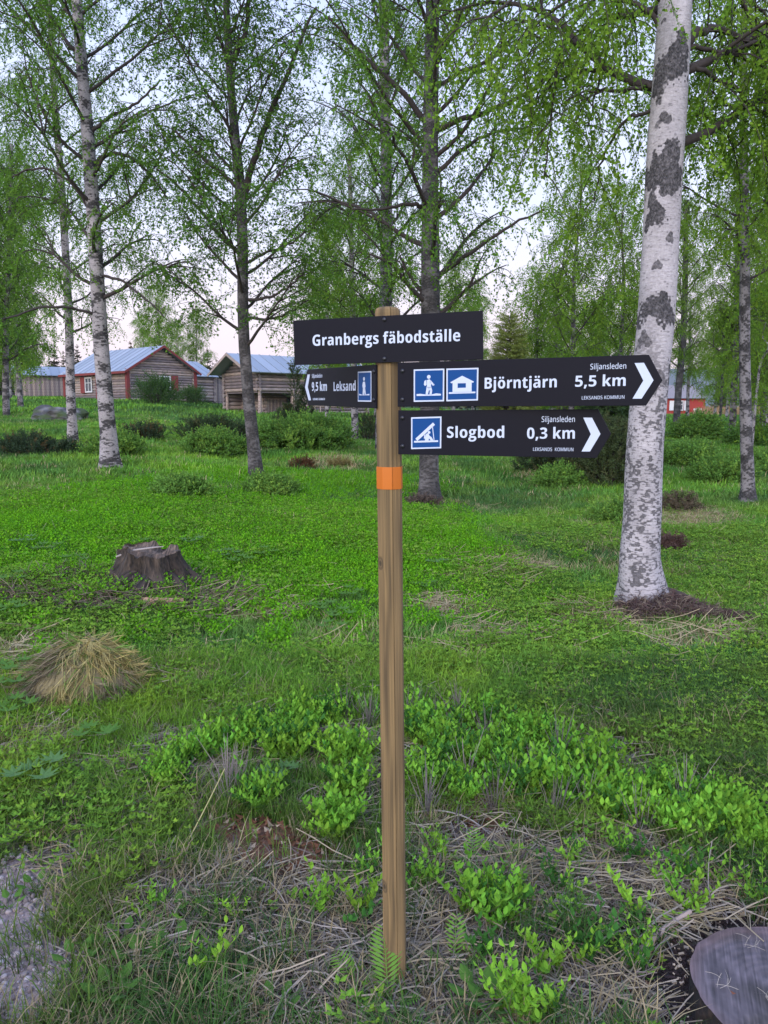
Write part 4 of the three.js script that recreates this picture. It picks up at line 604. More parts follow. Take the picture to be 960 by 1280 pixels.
function straws(seed, n, len, w) { const R = rng(seed), acc = new Acc(); for (let k = 0; k < n; k++) { const a = R() * 6.28, l = len * (.5 + R()), dx = Math.cos(a), dz = Math.sin(a), bx = (R() - .5) * len, bz = (R() - .5) * len, y0 = .003 + R() * .015, bend = (R() - .5) * .5, up = R() * .05; let p = null; for (let m = 0; m <= 3; m++) { const t = m / 3 - .5, x = bx + dx * l * t - dz * bend * l * t * t * 2, z = bz + dz * l * t + dx * bend * l * t * t * 2, y = y0 + up * (m / 3) * (R() * .5 + .5), q = w * .5 * (1 - Math.abs(t) * .8); const A = acc.v(x - dz * q, y, z + dx * q), B = acc.v(x + dz * q, y + .002, z - dx * q); if (p) acc.quad(p[0], p[1], B, A); p = [A, B]; } } return acc.build(); }
{
  const f = tussock, s = thing('straw_mound', ground(f.x, f.z), 'rounded mound of dry yellow straw and moss in front of the rotten stump', 'mound'), R = rng(88), g = new THREE.SphereGeometry(1, 40, 20, 0, 6.2832, 0, 1.75), p = g.attributes.position, rx = .3, rh = .29; for (let k = 0; k < p.count; k++) { const v = V().fromBufferAttribute(p, k), n = 1 + (noise3(v.x * 2.4, v.y * 2.4 + 4, v.z * 2.4) - .5) * .35; p.setXYZ(k, v.x * rx * n, v.y * rh * n - .02, v.z * rx * .9 * n); } g.computeVertexNormals();
  mesh('mound_core', g, std([.2, .16, .075], 1), s); const l = [], blade = bladeGeo(9, 6, .13, .0036, .45, .05, 4);
  for (let k = 0; k < 1400; k++) { const a = R() * 6.28, e = Math.pow(R(), .52) * 1.58, c = Math.cos(a) * Math.sin(e), d = Math.sin(a) * Math.sin(e), y = Math.cos(e), n = V(c, y + .15, d).normalize(), dn = V(c, -.4, d).normalize(), comb = noise3(c * 2.2 + 5, d * 2.2, y) * 6.28, dir = n.clone().multiplyScalar(.05 + 1.1 * smooth(.9, 1.4, e)).add(V(Math.cos(comb) * .4, 0, Math.sin(comb) * .4)).add(dn.multiplyScalar(1).addScaledVector(n, -dn.dot(n)).normalize()).add(randDir(R).multiplyScalar(R() < .25 ? .9 : .35)).normalize(), v = .55 + R() * .8, gr = R() < .2 * smooth(.4, .7, noise3(c * 3, y * 3, d * 3)) + .08, gy = smooth(.35, .65, noise3(c * 2.5 + 9, y * 2.5, d * 2.5)); place(l, V(c * rx * .96, y * rh * .96, d * rx * .88), new THREE.Quaternion().setFromUnitVectors(_up, dir).multiply(yaw(R() * 6.28)), .8 + R() * .5, undefined, undefined, gr ? rgb(.1 * v, .19 * v, .03 * v) : rgb(lerp(.36, .2, gy) * v, lerp(.29, .16, gy) * v, lerp(.11, .1, gy) * v)); }
  instances('straw', blade, strawMat, l, s);
}
function stick(label, pts, r, col) { const acc = new Acc(), q = new THREE.CatmullRomCurve3(pts).getPoints(14), o = q[0].clone(); tube(acc, q.map((p) => p.clone().sub(o)), q.map((_, k) => r * (1 - .35 * k / 14)), 8, (k, a) => 1 + (noise3(k * 1.3, Math.cos(a) * 2, Math.sin(a) * 2) - .5) * .35); const m = mesh('fallen_stick', acc.build(), std(col, .95)); m.position.copy(o); return tag(m, label, 'stick'); }
const onG = (px, py, up = .01) => { const p = hit(px, py); p.y += up; return p; };
stick('pale barkless stick leaning on the ground beside the sawn stump', [onG(772, 1222, .012), onG(800, 1196, .02), onG(835, 1172, .04), onG(862, 1158, .05)], .012, [.36, .27, .23]);
stick('thin dry stem lying in the litter beside the pale stick', [onG(800, 1208, .02), onG(830, 1188, .03), onG(866, 1168, .05)], .0035, [.36, .28, .2]);
stick('grey forked twig in the litter above the sawn stump', [onG(866, 1120, .01), onG(890, 1108, .02), onG(925, 1092, .03), onG(950, 1078, .05)], .007, [.2, .16, .15]);
stick('long thin twig lying behind the post through the bilberry shrubs', [onG(508, 1026, .03), onG(545, 1028, .05), onG(585, 1038, .05), onG(620, 1056, .02)], .0035, [.3, .26, .22]);
stick('yellow dry stalk slanting over the brown leaf litter left of the post', [onG(212, 1092, .01), onG(235, 1068, .05), onG(258, 1040, .1), onG(282, 1008, .16)], .003, [.42, .36, .14]);
stick('weathered white sliver of wood lying left of the straw mound', [onG(10, 818, .01), onG(20, 805, .02), onG(26, 795, .02)], .012, [.5, .46, .42]);
// ---------------------------------------------------------------- low plants
const plantMat = leafMat({ transmission: .3 });
function bilberryGeo(seed, shoots, leaves) {
  const R = rng(seed), acc = new Acc(); for (let s = 0; s < shoots; s++) { const a = R() * 6.28, ln = .02 + R() * .05, h = .12 + R() * .07, P = (t) => V(Math.cos(a) * ln * t * (1 + t), h * t, Math.sin(a) * ln * t * (1 + t)), pts = [0, .33, .66, 1].map(P); tube(acc, pts, [.0018, .0015, .0012, .0007], 3); for (let k = 0; k < leaves; k++) { const t = .28 + .74 * (k + R() * .5) / leaves, b = k * 2.5 + R(), d = V(Math.cos(b), .45 + R() * .9, Math.sin(b)).normalize(), sd = V(-Math.sin(b), 0, Math.cos(b)), l = (.023 + R() * .011) * (1.1 - .3 * t); oval(acc, P(Math.min(1, t)), d, sd, l, l * .56, .15); } } return acc.build();
}
const bilG = [bilberryGeo(1, 4, 11), bilberryGeo(2, 5, 10), bilberryGeo(3, 3, 12)], bilSmall = [bilberryGeo(7, 3, 8), bilberryGeo(8, 4, 7)];
const bilCol = (R) => { const v = .7 + R() * .6, y = R(); if (R() < .16) return rgb(.05 * v, .15 * v, .025 * v); return rgb((.14 + .08 * y) * v, (.35 + .05 * y) * v, .035 * v); };
function clump(name, label, group, c, n, rx, rz, size) {
  const R = rng(Math.round(c.x * 977 + c.z * 331)), s = thing(name, ground(c.x, c.z), label, 'shrub', group), lists = [[], [], []], st = new Acc();
  for (let k = 0; k < n; k++) { const a = R() * 6.28, r = Math.sqrt(R()), x = Math.cos(a) * r * rx, z = Math.sin(a) * r * rz, y = height(c.x + x, c.z + z) - s.position.y, sc = size * (.75 + R() * .55) * (1.1 - .3 * r); place(lists[k % 3], V(x, y - .01, z), tilt(R(), R() * .35).multiply(yaw(R() * 6.28)), sc, sc, sc, bilCol(R)); if (k % 3 === 0) tube(st, [V(x, y - .02, z), V(x + (R() - .5) * .05, y + .06, z + (R() - .5) * .05), V(x + (R() - .5) * .1, y + .13 * size, z + (R() - .5) * .1)], [.0016, .0014, .0008], 3); }
  mesh('stems', st.build(), std([.1, .08, .05], 1), s); lists.forEach((l, k) => l.length && instances('leafy_shoots', bilG[k], plantMat, l, s)); return s;
}
{ // the bilberry patch: shrubs read off the photograph
  const label = 'bright green bilberry shrub in the patch behind and beside the post', grp = 'bilberry patch';
  for (const [px, py, n, w, sz] of [[205, 985, 12, 40, .8], [235, 960, 16, 45, .9], [280, 945, 18, 45, .95], [320, 925, 16, 40, .9], [360, 950, 26, 50, 1.05], [372, 915, 18, 45, .95], [410, 905, 20, 45, .9], [325, 1015, 10, 22, .95], [430, 960, 20, 45, 1], [415, 1045, 18, 32, 1.05], [440, 1000, 14, 36, 1], [530, 925, 26, 50, 1], [560, 955, 26, 50, 1], [530, 985, 20, 45, .95], [600, 915, 22, 50, .95], [620, 965, 26, 50, 1], [655, 935, 20, 45, .95], [650, 1000, 20, 40, 1], [700, 1000, 30, 42, 1.15], [745, 970, 22, 45, 1], [690, 945, 16, 40, .9], [780, 1030, 24, 45, 1], [850, 1045, 24, 45, .95], [900, 1055, 22, 45, .95], [945, 1068, 20, 40, .95], [830, 1000, 18, 45, .85], [890, 1010, 14, 45, .8], [760, 1010, 16, 40, .95], [580, 1000, 14, 40, .9], [470, 900, 14, 40, .9], [985, 1075, 18, 40, 1], [930, 1030, 14, 40, .85]]) { const c = hit(px, py); clump('bilberry_shrub', label, grp, c, Math.round(n * 1.5), metres(w * .5, 0, -c.z), metres(w * .5, 0, -c.z), sz); }
  const lab2 = 'single light green bilberry sprig growing out of the dry litter', g2 = 'sprigs in the dry litter';
  for (const [px, py, n, sz] of [[404, 1150, 3, .95], [452, 1112, 3, .9], [452, 1150, 3, .9], [190, 1145, 2, .8], [785, 1152, 2, .9], [705, 1118, 2, .8], [690, 1215, 3, .9], [735, 1215, 3, .95], [862, 1142, 3, .8], [800, 1215, 2, .8], [712, 1080, 3, .8], [780, 1075, 4, .9], [870, 1105, 3, .9], [825, 1120, 2, .8], [480, 1100, 3, .8], [555, 1080, 3, .7], [520, 1115, 3, .8], [640, 1270, 4, 1], [680, 1272, 4, .9], [272, 1215, 2, .8], [955, 1130, 3, .9], [610, 1205, 3, .8], [300, 1150, 1, .7]]) { const c = hit(px, py); clump('bilberry_sprig', lab2, g2, c, n, .035, .035, sz); }
  clump('bilberry_shrub', 'leafy bilberry bush standing alone in the litter right of the post', undefined, hit(622, 1150), 22, .1, .07, 1);
  for (const [px, py, w, label] of [[342, 622, 52, 'low round bright green bush right of the forked tree foot'], [765, 657, 46, 'small bright green bush beside the big white birch'], [860, 585, 70, 'green bilberry bush on the slope right of the big white birch'], [905, 605, 74, 'broad green bush with dark base by the tall mottled birch'], [955, 595, 50, 'green bush hugging the right side of the tall mottled birch'], [875, 550, 60, 'bright green low bush below the dark trunk by the cottage'], [945, 560, 50, 'low green bush behind the tall mottled birch'], [380, 562, 120, 'wide low bush growing below the two-spired juniper'], [150, 572, 60, 'low green bush behind the foot of the stout birch'], [270, 572, 70, 'pale green low bush under the spreading juniper'], [225, 625, 60, 'soft green herb bush in the bright carpet'], [700, 612, 50, 'low tangled bush below the Slogbod arrow tail']]) {
    shrub('meadow_bush', label, 'bush', px, py, w, w * .36, { geo: bilG[0], mat: plantMat, col: [.13, .26, .045], accent: [.2, .33, .05], n: Math.round(w * 9), size: 1.5 * clamp(-hit(px, py).z / 14, .8, 2), lobes: 8, stem: .4 }); }
  shrub('heather_clump', 'brown dead heather clump just right of the big white birch foot', 'heather', 835, 694, 34, 18, { geo: juniperSprig, mat: needleMat, col: [.1, .06, .05], n: 160, size: .5, lobes: 4, stem: .4 });
  shrub('heather_clump', 'brown dry heather heap between the big white birch and the bushy slope', 'heather', 848, 644, 56, 26, { geo: juniperSprig, mat: needleMat, col: [.11, .085, .055], accent: [.1, .14, .04], n: 320, size: .6, lobes: 6, stem: .4 });
  shrub('heather_clump', 'dry grey-brown brushwood heap at the mottled foot right of the signpost', 'heather', 528, 636, 40, 14, { geo: juniperSprig, mat: needleMat, col: [.1, .075, .06], n: 160, size: .5, lobes: 4, stem: .4 });
  shrub('grass_hummock', 'small tan hummock of dry grass in the meadow left of the orange band', 'hummock', 421, 586, 36, 10, { geo: juniperSprig, mat: needleMat, col: [.2, .16, .06], n: 140, size: .5, lobes: 4, stem: .3 });
}
// ferns
function frond(acc, base, dir, len, R, curl = .5) { const q = []; let d = dir.clone(), c = base.clone(); const n = len > .15 ? 18 : 11, up = Math.abs(dir.y) > .8 ? V(-dir.x * .3, .15, .95).normalize() : V(0, 1, 0); for (let k = 0; k <= n; k++) { q.push(c.clone()); d.add(V(dir.x * .02, -.045 * curl * (k / n) * 2, dir.z * .02)).normalize(); c.addScaledVector(d, len / n); } tube(acc, q, q.map((_, k) => .0022 * (1 - .7 * k / n)), 4); for (let k = 3; k <= n; k++) { const t = k / n, f = q[k].clone().sub(q[k - 1]).normalize(), sd = f.clone().cross(up).normalize(), pl = len * .26 * Math.sin(Math.PI * Math.pow(1 - t * .93, .8)) + .004; for (const s of [-1, 1]) { const pd = sd.clone().multiplyScalar(s).addScaledVector(f, .5).add(V(0, .12, 0)).normalize(), sdv = f.clone().sub(pd.clone().multiplyScalar(f.dot(pd))).normalize(); leaf(acc, q[k], pd, sdv, pl, Math.min(.0085, pl * .2), .05); } } }
function fern(label, px, py, list, seed) { const c = hit(px, py), s = thing('fern', c, label, 'fern'), R = rng(seed); for (const [a, e, l] of list) { const acc = new Acc(); frond(acc, V(0, 0, 0), V(Math.cos(a) * Math.cos(e), Math.sin(e), Math.sin(a) * Math.cos(e)), l, R); mesh('frond', acc.build(), leafMat({ color: rgb(.15, .31, .05) }), s); } }
fern('light green fern with feathery fronds at the foot of the post', 486, 1262, [[-1.75, 1.25, .2], [3.0, .6, .13], [.3, .7, .1]], 3);
fern('small fern unfurling in the litter left of the post foot', 445, 1235, [[2.6, 1.2, .14], [.5, .9, .1]], 4);
fern('small upright fern in the litter behind and right of the post', 588, 1085, [[-1.2, 1.3, .13], [2.8, .8, .1]], 5);
fern('little fern in the dry grass right of the post foot', 568, 1210, [[-1.4, 1.3, .14], [.4, .7, .1], [3, .7, .1]], 6);
// lupin-like palmate leaves
function palmGeo(seed) { const R = rng(seed), acc = new Acc(); for (let s = 0; s < 4; s++) { const a = s * 1.6 + R(), h = .09 + R() * .07, tip = V(Math.cos(a) * .07, h, Math.sin(a) * .07); tube(acc, [V(0, 0, 0), V(tip.x * .4, h * .6, tip.z * .4), tip], [.0022, .0018, .0014], 4); const n = 8; for (let k = 0; k < n; k++) { const b = a + (k / n - .5) * 5.6, d = V(Math.cos(b), .12, Math.sin(b)).normalize(); leaf(acc, tip, d, V(-Math.sin(b), 0, Math.cos(b)), .055 + R() * .012, .02, .1); } } return acc.build(); }
{ const gs = [palmGeo(1), palmGeo(2)], R = rng(55), m = leafMat({ color: rgb(.11, .23, .04) }), m2 = leafMat({ color: rgb(.13, .24, .075) });
  [[45, 995, 1.1], [350, 985, .8], [22, 872, 1.2], [120, 940, 1], [18, 850, 1], [60, 700, 1.3], [30, 690, 1.2], [95, 715, 1.2], [15, 740, 1.2], [300, 715, 1.2], [330, 705, 1.2], [285, 705, 1.1], [400, 775, 1.1], [425, 785, 1.1], [440, 755, 1], [415, 800, 1], [240, 690, 1.2], [12, 780, 1.2], [180, 690, 1.1], [20, 905, 1], [530, 745, 1], [545, 715, 1]].forEach(([px, py, s], k) => { const l = mesh('lupin_plant', gs[k % 2], k % 5 === 1 || k < 2 ? m2 : m), c = hit(px, py); l.position.copy(c); l.rotation.y = R() * 6.28; l.scale.setScalar(s); tag(l, 'young lupin with star-shaped blue-green leaves in the meadow', 'plant', 'lupins'); });
  // broad-leaved seedlings along the path
  const acc = new Acc(); for (let k = 0; k < 6; k++) { const b = k * 1.05, d = V(Math.cos(b), .35, Math.sin(b)).normalize(); tube(acc, [V(0, 0, 0), d.clone().multiplyScalar(.03).add(V(0, .03, 0))], [.0016, .0012], 3); oval(acc, d.clone().multiplyScalar(.03).add(V(0, .03, 0)), d, V(-Math.sin(b), 0, Math.cos(b)), .045, .03, .12); }
  const g = acc.build(); [[135, 1200, 1], [175, 1215, 1.2], [155, 1185, 1], [210, 1150, 1], [220, 1195, 1.1], [250, 1235, 1], [290, 1240, 1.1], [140, 1255, 1.2], [170, 1262, 1], [100, 1150, .9], [45, 1118, .9], [12, 1138, .8], [600, 1262, 1.3], [620, 1268, 1.2], [345, 1270, 1], [95, 1212, 1]].forEach(([px, py, s]) => { const l = mesh('broadleaf_seedling', g, m), c = hit(px, py); l.position.copy(c); l.rotation.y = R() * 6.28; l.scale.setScalar(s); tag(l, 'small broad-leaved seedling in the thin grass by the gravel', 'plant', 'seedlings by the path'); });
}
// ---------------------------------------------------------------- meadow
function herbGeo(seed, n, size) { const R = rng(seed), acc = new Acc(); for (let k = 0; k < n; k++) { const a = R() * 6.28, r = R() * .05, h = .025 + R() * .055, p = V(Math.cos(a) * r, 0, Math.sin(a) * r), t = p.clone().add(V(Math.cos(a) * .02, h, Math.sin(a) * .02)); for (let j = 0; j < 3; j++) { const b = a + (j - 1) * 1.5, d = V(Math.cos(b), .25, Math.sin(b)).normalize(); leaf(acc, t, d, V(-Math.sin(b), 0, Math.cos(b)), size * (.7 + R() * .6), size * .6, .15); } } return acc.build(); }
const R9 = rng(9001), meadowMat = new THREE.MeshPhysicalMaterial({ color: rgb(1.25, 1.25, 1.25), roughness: 1, specularIntensity: .12, side: THREE.DoubleSide });
function scatter(D0, D1, perM2, cb, margin = 1.1) { const area = .66 * (D1 * D1 - D0 * D0) + 2 * margin * (D1 - D0), n = Math.round(area * perM2); for (let k = 0; k < n; k++) { const D = Math.sqrt(lerp(D0 * D0, D1 * D1, R9())), half = .66 * D + margin, x = (R9() * 2 - 1) * half; cb(x, -D, D); } }
const avoid = [[sawnStump.x, sawnStump.z, .37], [postFoot.x, postFoot.z, .035], [birchFoot.x, birchFoot.z, .24], [birchFoot.x + .3, birchFoot.z + .15, .2], [birchFoot.x + .6, birchFoot.z + .25, .12], [oldStump.x, oldStump.z, .24], [tussock.x, tussock.z, .27]];
const blocked = (x, z) => avoid.some(([a, b, r]) => (x - a) ** 2 + (z - b) ** 2 < r * r);
{
  const near = [bladeGeo(11, 11, .1, .0032, .8, .035), bladeGeo(12, 9, .13, .003, 1.1, .035), bladeGeo(13, 13, .075, .0034, .6, .04)], midG = [bladeGeo(14, 12, .11, .006, .8, .07, 2), bladeGeo(15, 12, .09, .007, .6, .08, 2)], farG = [bladeGeo(16, 12, .14, .016, .7, .2, 2)], farther = [bladeGeo(17, 10, .2, .05, .6, .6, 2)];
  const herbN = [herbGeo(21, 10, .016), herbGeo(22, 9, .02)], lists = { near: [[], [], []], mid: [[], []], far: [[]], farther: [[]], herb: [[], []], carpet: [[], []], dry: [[]], straw: [[], []] };
  const grassCol = (x, z) => { const a = fbm(x * .5 + 3, z * .5, 3), b = fbm(x * 2.3, z * 2.3 + 9, 2), v = .62 + .75 * R9(), y = clamp((b - .35) * 2), dark = lerp(.65, 1.35, clamp((a - .3) * 2.4)); return rgb((.072 + .062 * y) * v * dark, (.172 + .055 * y) * v * dark, (.026 + .012 * R9()) * v); };
  const dryCol = () => { const v = .7 + .6 * R9(); return rgb(.32 * v, .25 * v, .14 * v); };
  scatter(.9, 4.6, 2000, (x, z, D) => { if (blocked(x, z)) return; const gr = inGravel(x, z), li = inLitter(x, z), br = inBrown(x, z), bi = inBil(x, z), st = inStraw(x, z), p = (1 - gr * .82) * (1 - li * .8) * (1 - br * .93) * (1 - bi * .82) * (1 - st * .4) * (.45 + .75 * smooth(.3, .55, fbm(x * 3 + 1, z * 3, 2))); if (R9() > p) return; const k = R9() * 3 | 0, s = .65 + R9() * .75, dry = R9() < .12 + .2 * smooth(2.6, 1.6, D) + .3 * st + .4 * li; place(lists.near[k], V(x, height(x, z) - .004, z), tilt(R9(), R9() * .3).multiply(yaw(R9() * 6.28)), s, s * (dry ? .9 : 1), s, dry ? dryCol() : grassCol(x, z).multiply(rgb(1.35, 1.2, .95))); });
  scatter(4.6, 12, 720, (x, z, D) => { if (blocked(x, z)) return; const st = inStraw(x, z), ca = inCarpet(x, z); if (R9() < ca * .6) return; const k = R9() * 2 | 0, s = (.75 + R9() * .6) * lerp(.9, 1.3, (D - 4.6) / 7.4), dry = R9() < .05 + .14 * smooth(.5, .68, fbm(x * .8 + 40, z * .8, 3)) + .5 * st; place(lists.mid[k], V(x, height(x, z) - .005, z), tilt(R9(), R9() * .3).multiply(yaw(R9() * 6.28)), s, s * .9, s, dry ? dryCol() : grassCol(x, z)); });
  scatter(12, 34, 120, (x, z, D) => { const ca = inCarpet(x, z), s = .8 + R9() * .6; place(lists.far[0], V(x, height(x, z) - .01, z), tilt(R9(), R9() * .25).multiply(yaw(R9() * 6.28)), s, s, s, R9() < .04 + .4 * inStraw(x, z) ? dryCol() : grassCol(x, z)); });
  scatter(34, 120, 6, (x, z, D) => { const s = .8 + R9() * .7; place(lists.farther[0], V(x, height(x, z) - .02, z), yaw(R9() * 6.28), s, s, s, grassCol(x, z)); });
  const herbCol = () => { const v = .7 + R9() * .6, y = R9(); return rgb((.125 + .08 * y) * v, (.265 + .06 * y) * v, .03 * v); };
  scatter(.9, 4.8, 420, (x, z) => { if (blocked(x, z)) return; const p = lerp(.18, 1, smooth(1.9, 3, -z)) * (1 - inGravel(x, z) * .95) * (1 - inLitter(x, z) * .85) * (1 - inBrown(x, z) * .9) * (1 - inBil(x, z) * .8) * smooth(.4, .6, fbm(x * 1.7 + 20, z * 1.7, 3) + (x > .2 ? .14 : 0)); if (R9() < p) place(lists.herb[R9() * 2 | 0], V(x, height(x, z), z), tilt(R9(), R9() * .3).multiply(yaw(R9() * 6.28)), .7 + R9() * .7, undefined, undefined, herbCol()); });
  scatter(4.8, 11, 230, (x, z) => { if (blocked(x, z)) return; if (R9() < smooth(.4, .6, fbm(x * .9 + 20, z * .9, 3) + .04)) place(lists.herb[R9() * 2 | 0], V(x, height(x, z), z), tilt(R9(), R9() * .3).multiply(yaw(R9() * 6.28)), 1 + R9() * .9, undefined, undefined, herbCol()); });
  scatter(4.5, 15, 520, (x, z, D) => { const c = inCarpet(x, z); if (R9() > c) return; const v = .75 + R9() * .5, y = R9(), s = .55 + R9() * .4; place(lists.carpet[R9() * 2 | 0], V(x, height(x, z) - .01, z), tilt(R9(), R9() * .3).multiply(yaw(R9() * 6.28)), s * 1.25, s * .85, s * 1.25, rgb((.11 + .06 * y) * v, (.34 + .05 * y) * v, .012 * v)); });
  tag(instances('meadow_grass', near[0], plantMat, lists.near[0]), 'short green grass over the foreground ground', 'grass');
  tag(instances('meadow_grass', near[1], plantMat, lists.near[1]), 'longer thin green grass in the foreground', 'grass'); tag(instances('meadow_grass', near[2], plantMat, lists.near[2]), 'dense low green grass in the foreground', 'grass');
  tag(instances('meadow_grass', midG[0], meadowMat, lists.mid[0]), 'green grass of the meadow around the big birch', 'grass'); tag(instances('meadow_grass', midG[1], meadowMat, lists.mid[1]), 'short green grass of the meadow around the rotten stump', 'grass');
  tag(instances('meadow_grass', farG[0], meadowMat, lists.far[0]), 'green grass of the meadow under the birches', 'grass'); tag(instances('meadow_grass', farther[0], meadowMat, lists.farther[0]), 'green grass of the far meadow by the cabins', 'grass');
  herbN.forEach((g, k) => tag(instances('ground_herbs', g, plantMat, lists.herb[k]), ['small-leaved green herbs among the grass', 'wider-leaved green herbs among the grass'][k], 'herbs'));
  bilSmall.forEach((g, k) => tag(instances('bilberry_carpet', g, plantMat, lists.carpet[k]), ['bright yellow-green bilberry carpet across the meadow', 'bright green low shrubs mixed into the bilberry carpet'][k], 'ground cover'));
}
// dry litter: straw, twigs, fallen leaves, pebbles, sawdust
{
  const sg = [straws(31, 7, .13, .0035), straws(32, 6, .18, .0028)], l = [[], []], tw = [], lv = [], pb = [], chips = [], dead = [];
  const twig = (() => { const acc = new Acc(), R = rng(3); for (let k = 0; k < 3; k++) { const a = R() * 6.28, L = .06 + R() * .09, x = (R() - .5) * .06, z = (R() - .5) * .06; tube(acc, [V(x, .006, z), V(x + Math.cos(a) * L * .5, .012 + R() * .02, z + Math.sin(a) * L * .5 + .01), V(x + Math.cos(a) * L, .005 + R() * .03, z + Math.sin(a) * L)], [.0026, .002, .001], 4); } return acc.build(); })();
  const dleaf = (() => { const acc = new Acc(); leaf(acc, V(-.018, .004, 0), V(1, .15, 0).normalize(), V(0, .1, 1).normalize(), .036, .022, .35); return acc.build(); })();
  scatter(.9, 4.2, 700, (x, z) => { if (blocked(x, z)) return; const li = inLitter(x, z), st = inStraw(x, z), gr = inGravel(x, z), bi = inBil(x, z); if (R9() > (.09 + li + st * .8 - gr + bi * .25) * (1 - .85 * inBrown(x, z))) return; const v = .6 + R9() * .7, s = .7 + R9() * .6, gy = R9(); place(l[R9() * 2 | 0], V(x, height(x, z) + .004 + R9() * .012, z), tilt(R9(), R9() * .25).multiply(yaw(R9() * 6.28)), s, s, s, rgb(lerp(.3, .26, gy) * v, lerp(.23, .22, gy) * v, lerp(.13, .19, gy) * v)); });
  scatter(4.2, 13, 90, (x, z) => { if (blocked(x, z)) return; if (R9() > .03 + inStraw(x, z)) return; const v = .7 + R9() * .6; place(l[R9() * 2 | 0], V(x, height(x, z) + .03, z), tilt(R9(), R9() * .4).multiply(yaw(R9() * 6.28)), 1.4, 1.4, 1.4, rgb(.3 * v, .24 * v, .14 * v)); });
  scatter(.9, 4, 420, (x, z) => { if (blocked(x, z)) return; if (R9() > .03 + inLitter(x, z) * .9 + inBil(x, z) * .35 - inGravel(x, z)) return; const v = .5 + R9(), s = .6 + R9() * .9; place(tw, V(x, height(x, z) + .006, z), tilt(R9(), R9() * .35).multiply(yaw(R9() * 6.28)), s, s, s, rgb(.13 * v, .1 * v, .09 * v)); });
  scatter(.9, 4, 1500, (x, z) => { if (blocked(x, z)) return; if (R9() > .012 + inBrown(x, z) * 1.0 + inLitter(x, z) * .2 - inGravel(x, z) * .9) return; const v = .6 + R9() * .8, s = .5 + R9() * .7; place(lv, V(x, height(x, z) + .008 + R9() * .012, z), tilt(R9(), R9() * .7).multiply(yaw(R9() * 6.28)), s, s, s, R9() < .15 ? rgb(.3 * v, .22 * v, .15 * v) : rgb(.14 * v, .062 * v, .035 * v)); });
  scatter(.9, 3.2, 11000, (x, z) => { const g = inGravel(x, z); if (R9() > g * .8) return; const v = .6 + R9() * .7, s = .0016 + Math.pow(R9(), 5) * .009, w = R9(); place(pb, V(x, height(x, z) + .0095, z), new THREE.Quaternion().setFromUnitVectors(_up, randDir(R9)), s * 1.2, s * .8, s, rgb(lerp(.3, .36, w) * v, lerp(.22, .3, w) * v, lerp(.2, .29, w) * v)); });
  // brushwood and needles heaped at the birch foot
  for (let k = 0; k < 2200; k++) { const t = R9(), a = (R9() - .5) * 1.1, x = birchFoot.x - .18 + t * .95 + (R9() - .5) * .12, z = birchFoot.z + .2 + (R9() - .5) * .3 * (1.2 - t * .7) + t * .12, y = height(x, z) + R9() * .11 * (1 - t), v = .5 + R9() * .9; place(tw, V(x, y, z), tilt(R9(), R9() * 1.1).multiply(yaw(R9() * 6.28)), .7 + R9() * .5, undefined, undefined, R9() < .3 ? rgb(.2 * v, .15 * v, .11 * v) : rgb(.085 * v, .05 * v, .045 * v)); }
  for (let k = 0; k < 700; k++) { const a = R9() * 6.28, r = .2 + Math.sqrt(R9()) * .5, x = oldStump.x + Math.cos(a) * r * 1.5 - .1, z = oldStump.z + Math.sin(a) * r * .8 + .1, v = .5 + R9() * .9; place(R9() < .6 ? tw : l[0], V(x, height(x, z) + R9() * .05, z), tilt(R9(), R9() * .9).multiply(yaw(R9() * 6.28)), 1 + R9() * .6, undefined, undefined, rgb(.14 * v, .105 * v, .075 * v)); }
  // sawdust ring
  for (let k = 0; k < 5200; k++) { const a = R9() * 6.28, r = .25 + R9() * .14 + R9() * R9() * .18, x = sawnStump.x + Math.cos(a) * r, z = sawnStump.z + Math.sin(a) * r, v = .5 + R9(), pale = R9() < .22; const s = .003 + R9() * R9() * .009; place(chips, V(x, height(x, z) + .004 + Math.max(0, .3 - r) * .5 * R9(), z), new THREE.Quaternion().setFromUnitVectors(_up, randDir(R9)), s * 1.6, s * .6, s, pale ? rgb(.42 * v, .33 * v, .25 * v) : rgb(.03 * v, .018 * v, .018 * v)); }
  for (let k = 0; k < 16; k++) { const a = R9() * 6.28, r = Math.sqrt(R9()) * .2, p = V(sawnStump.x + Math.cos(a) * r, height(sawnStump.x, sawnStump.z) + .094, sawnStump.z + Math.sin(a) * r), v = .7 + R9() * .6; if (k < 5) place(l[0], p, yaw(R9() * 6.28), .35, .3, .35, rgb(.3 * v, .25 * v, .2 * v)); else place(k < 9 ? lv : chips, p, yaw(R9() * 6.28), k < 9 ? .45 : .006, k < 9 ? .45 : .002, k < 9 ? .45 : .004, k < 9 ? rgb(.14 * v, .06 * v, .04 * v) : rgb(.4 * v, .34 * v, .28 * v)); }
  // grey dead stalks standing in the bilberries
  const stalk = (() => { const acc = new Acc(), R = rng(8); for (let k = 0; k < 9; k++) { const a = R() * 6.28, h = .12 + R() * .1, o = .05 * R(); tube(acc, [V(0, 0, 0), V(Math.cos(a) * o, h * .5, Math.sin(a) * o), V(Math.cos(a) * o * 2.4, h, Math.sin(a) * o * 2.4)], [.0018, .0014, .0007], 3); } return acc.build(); })();
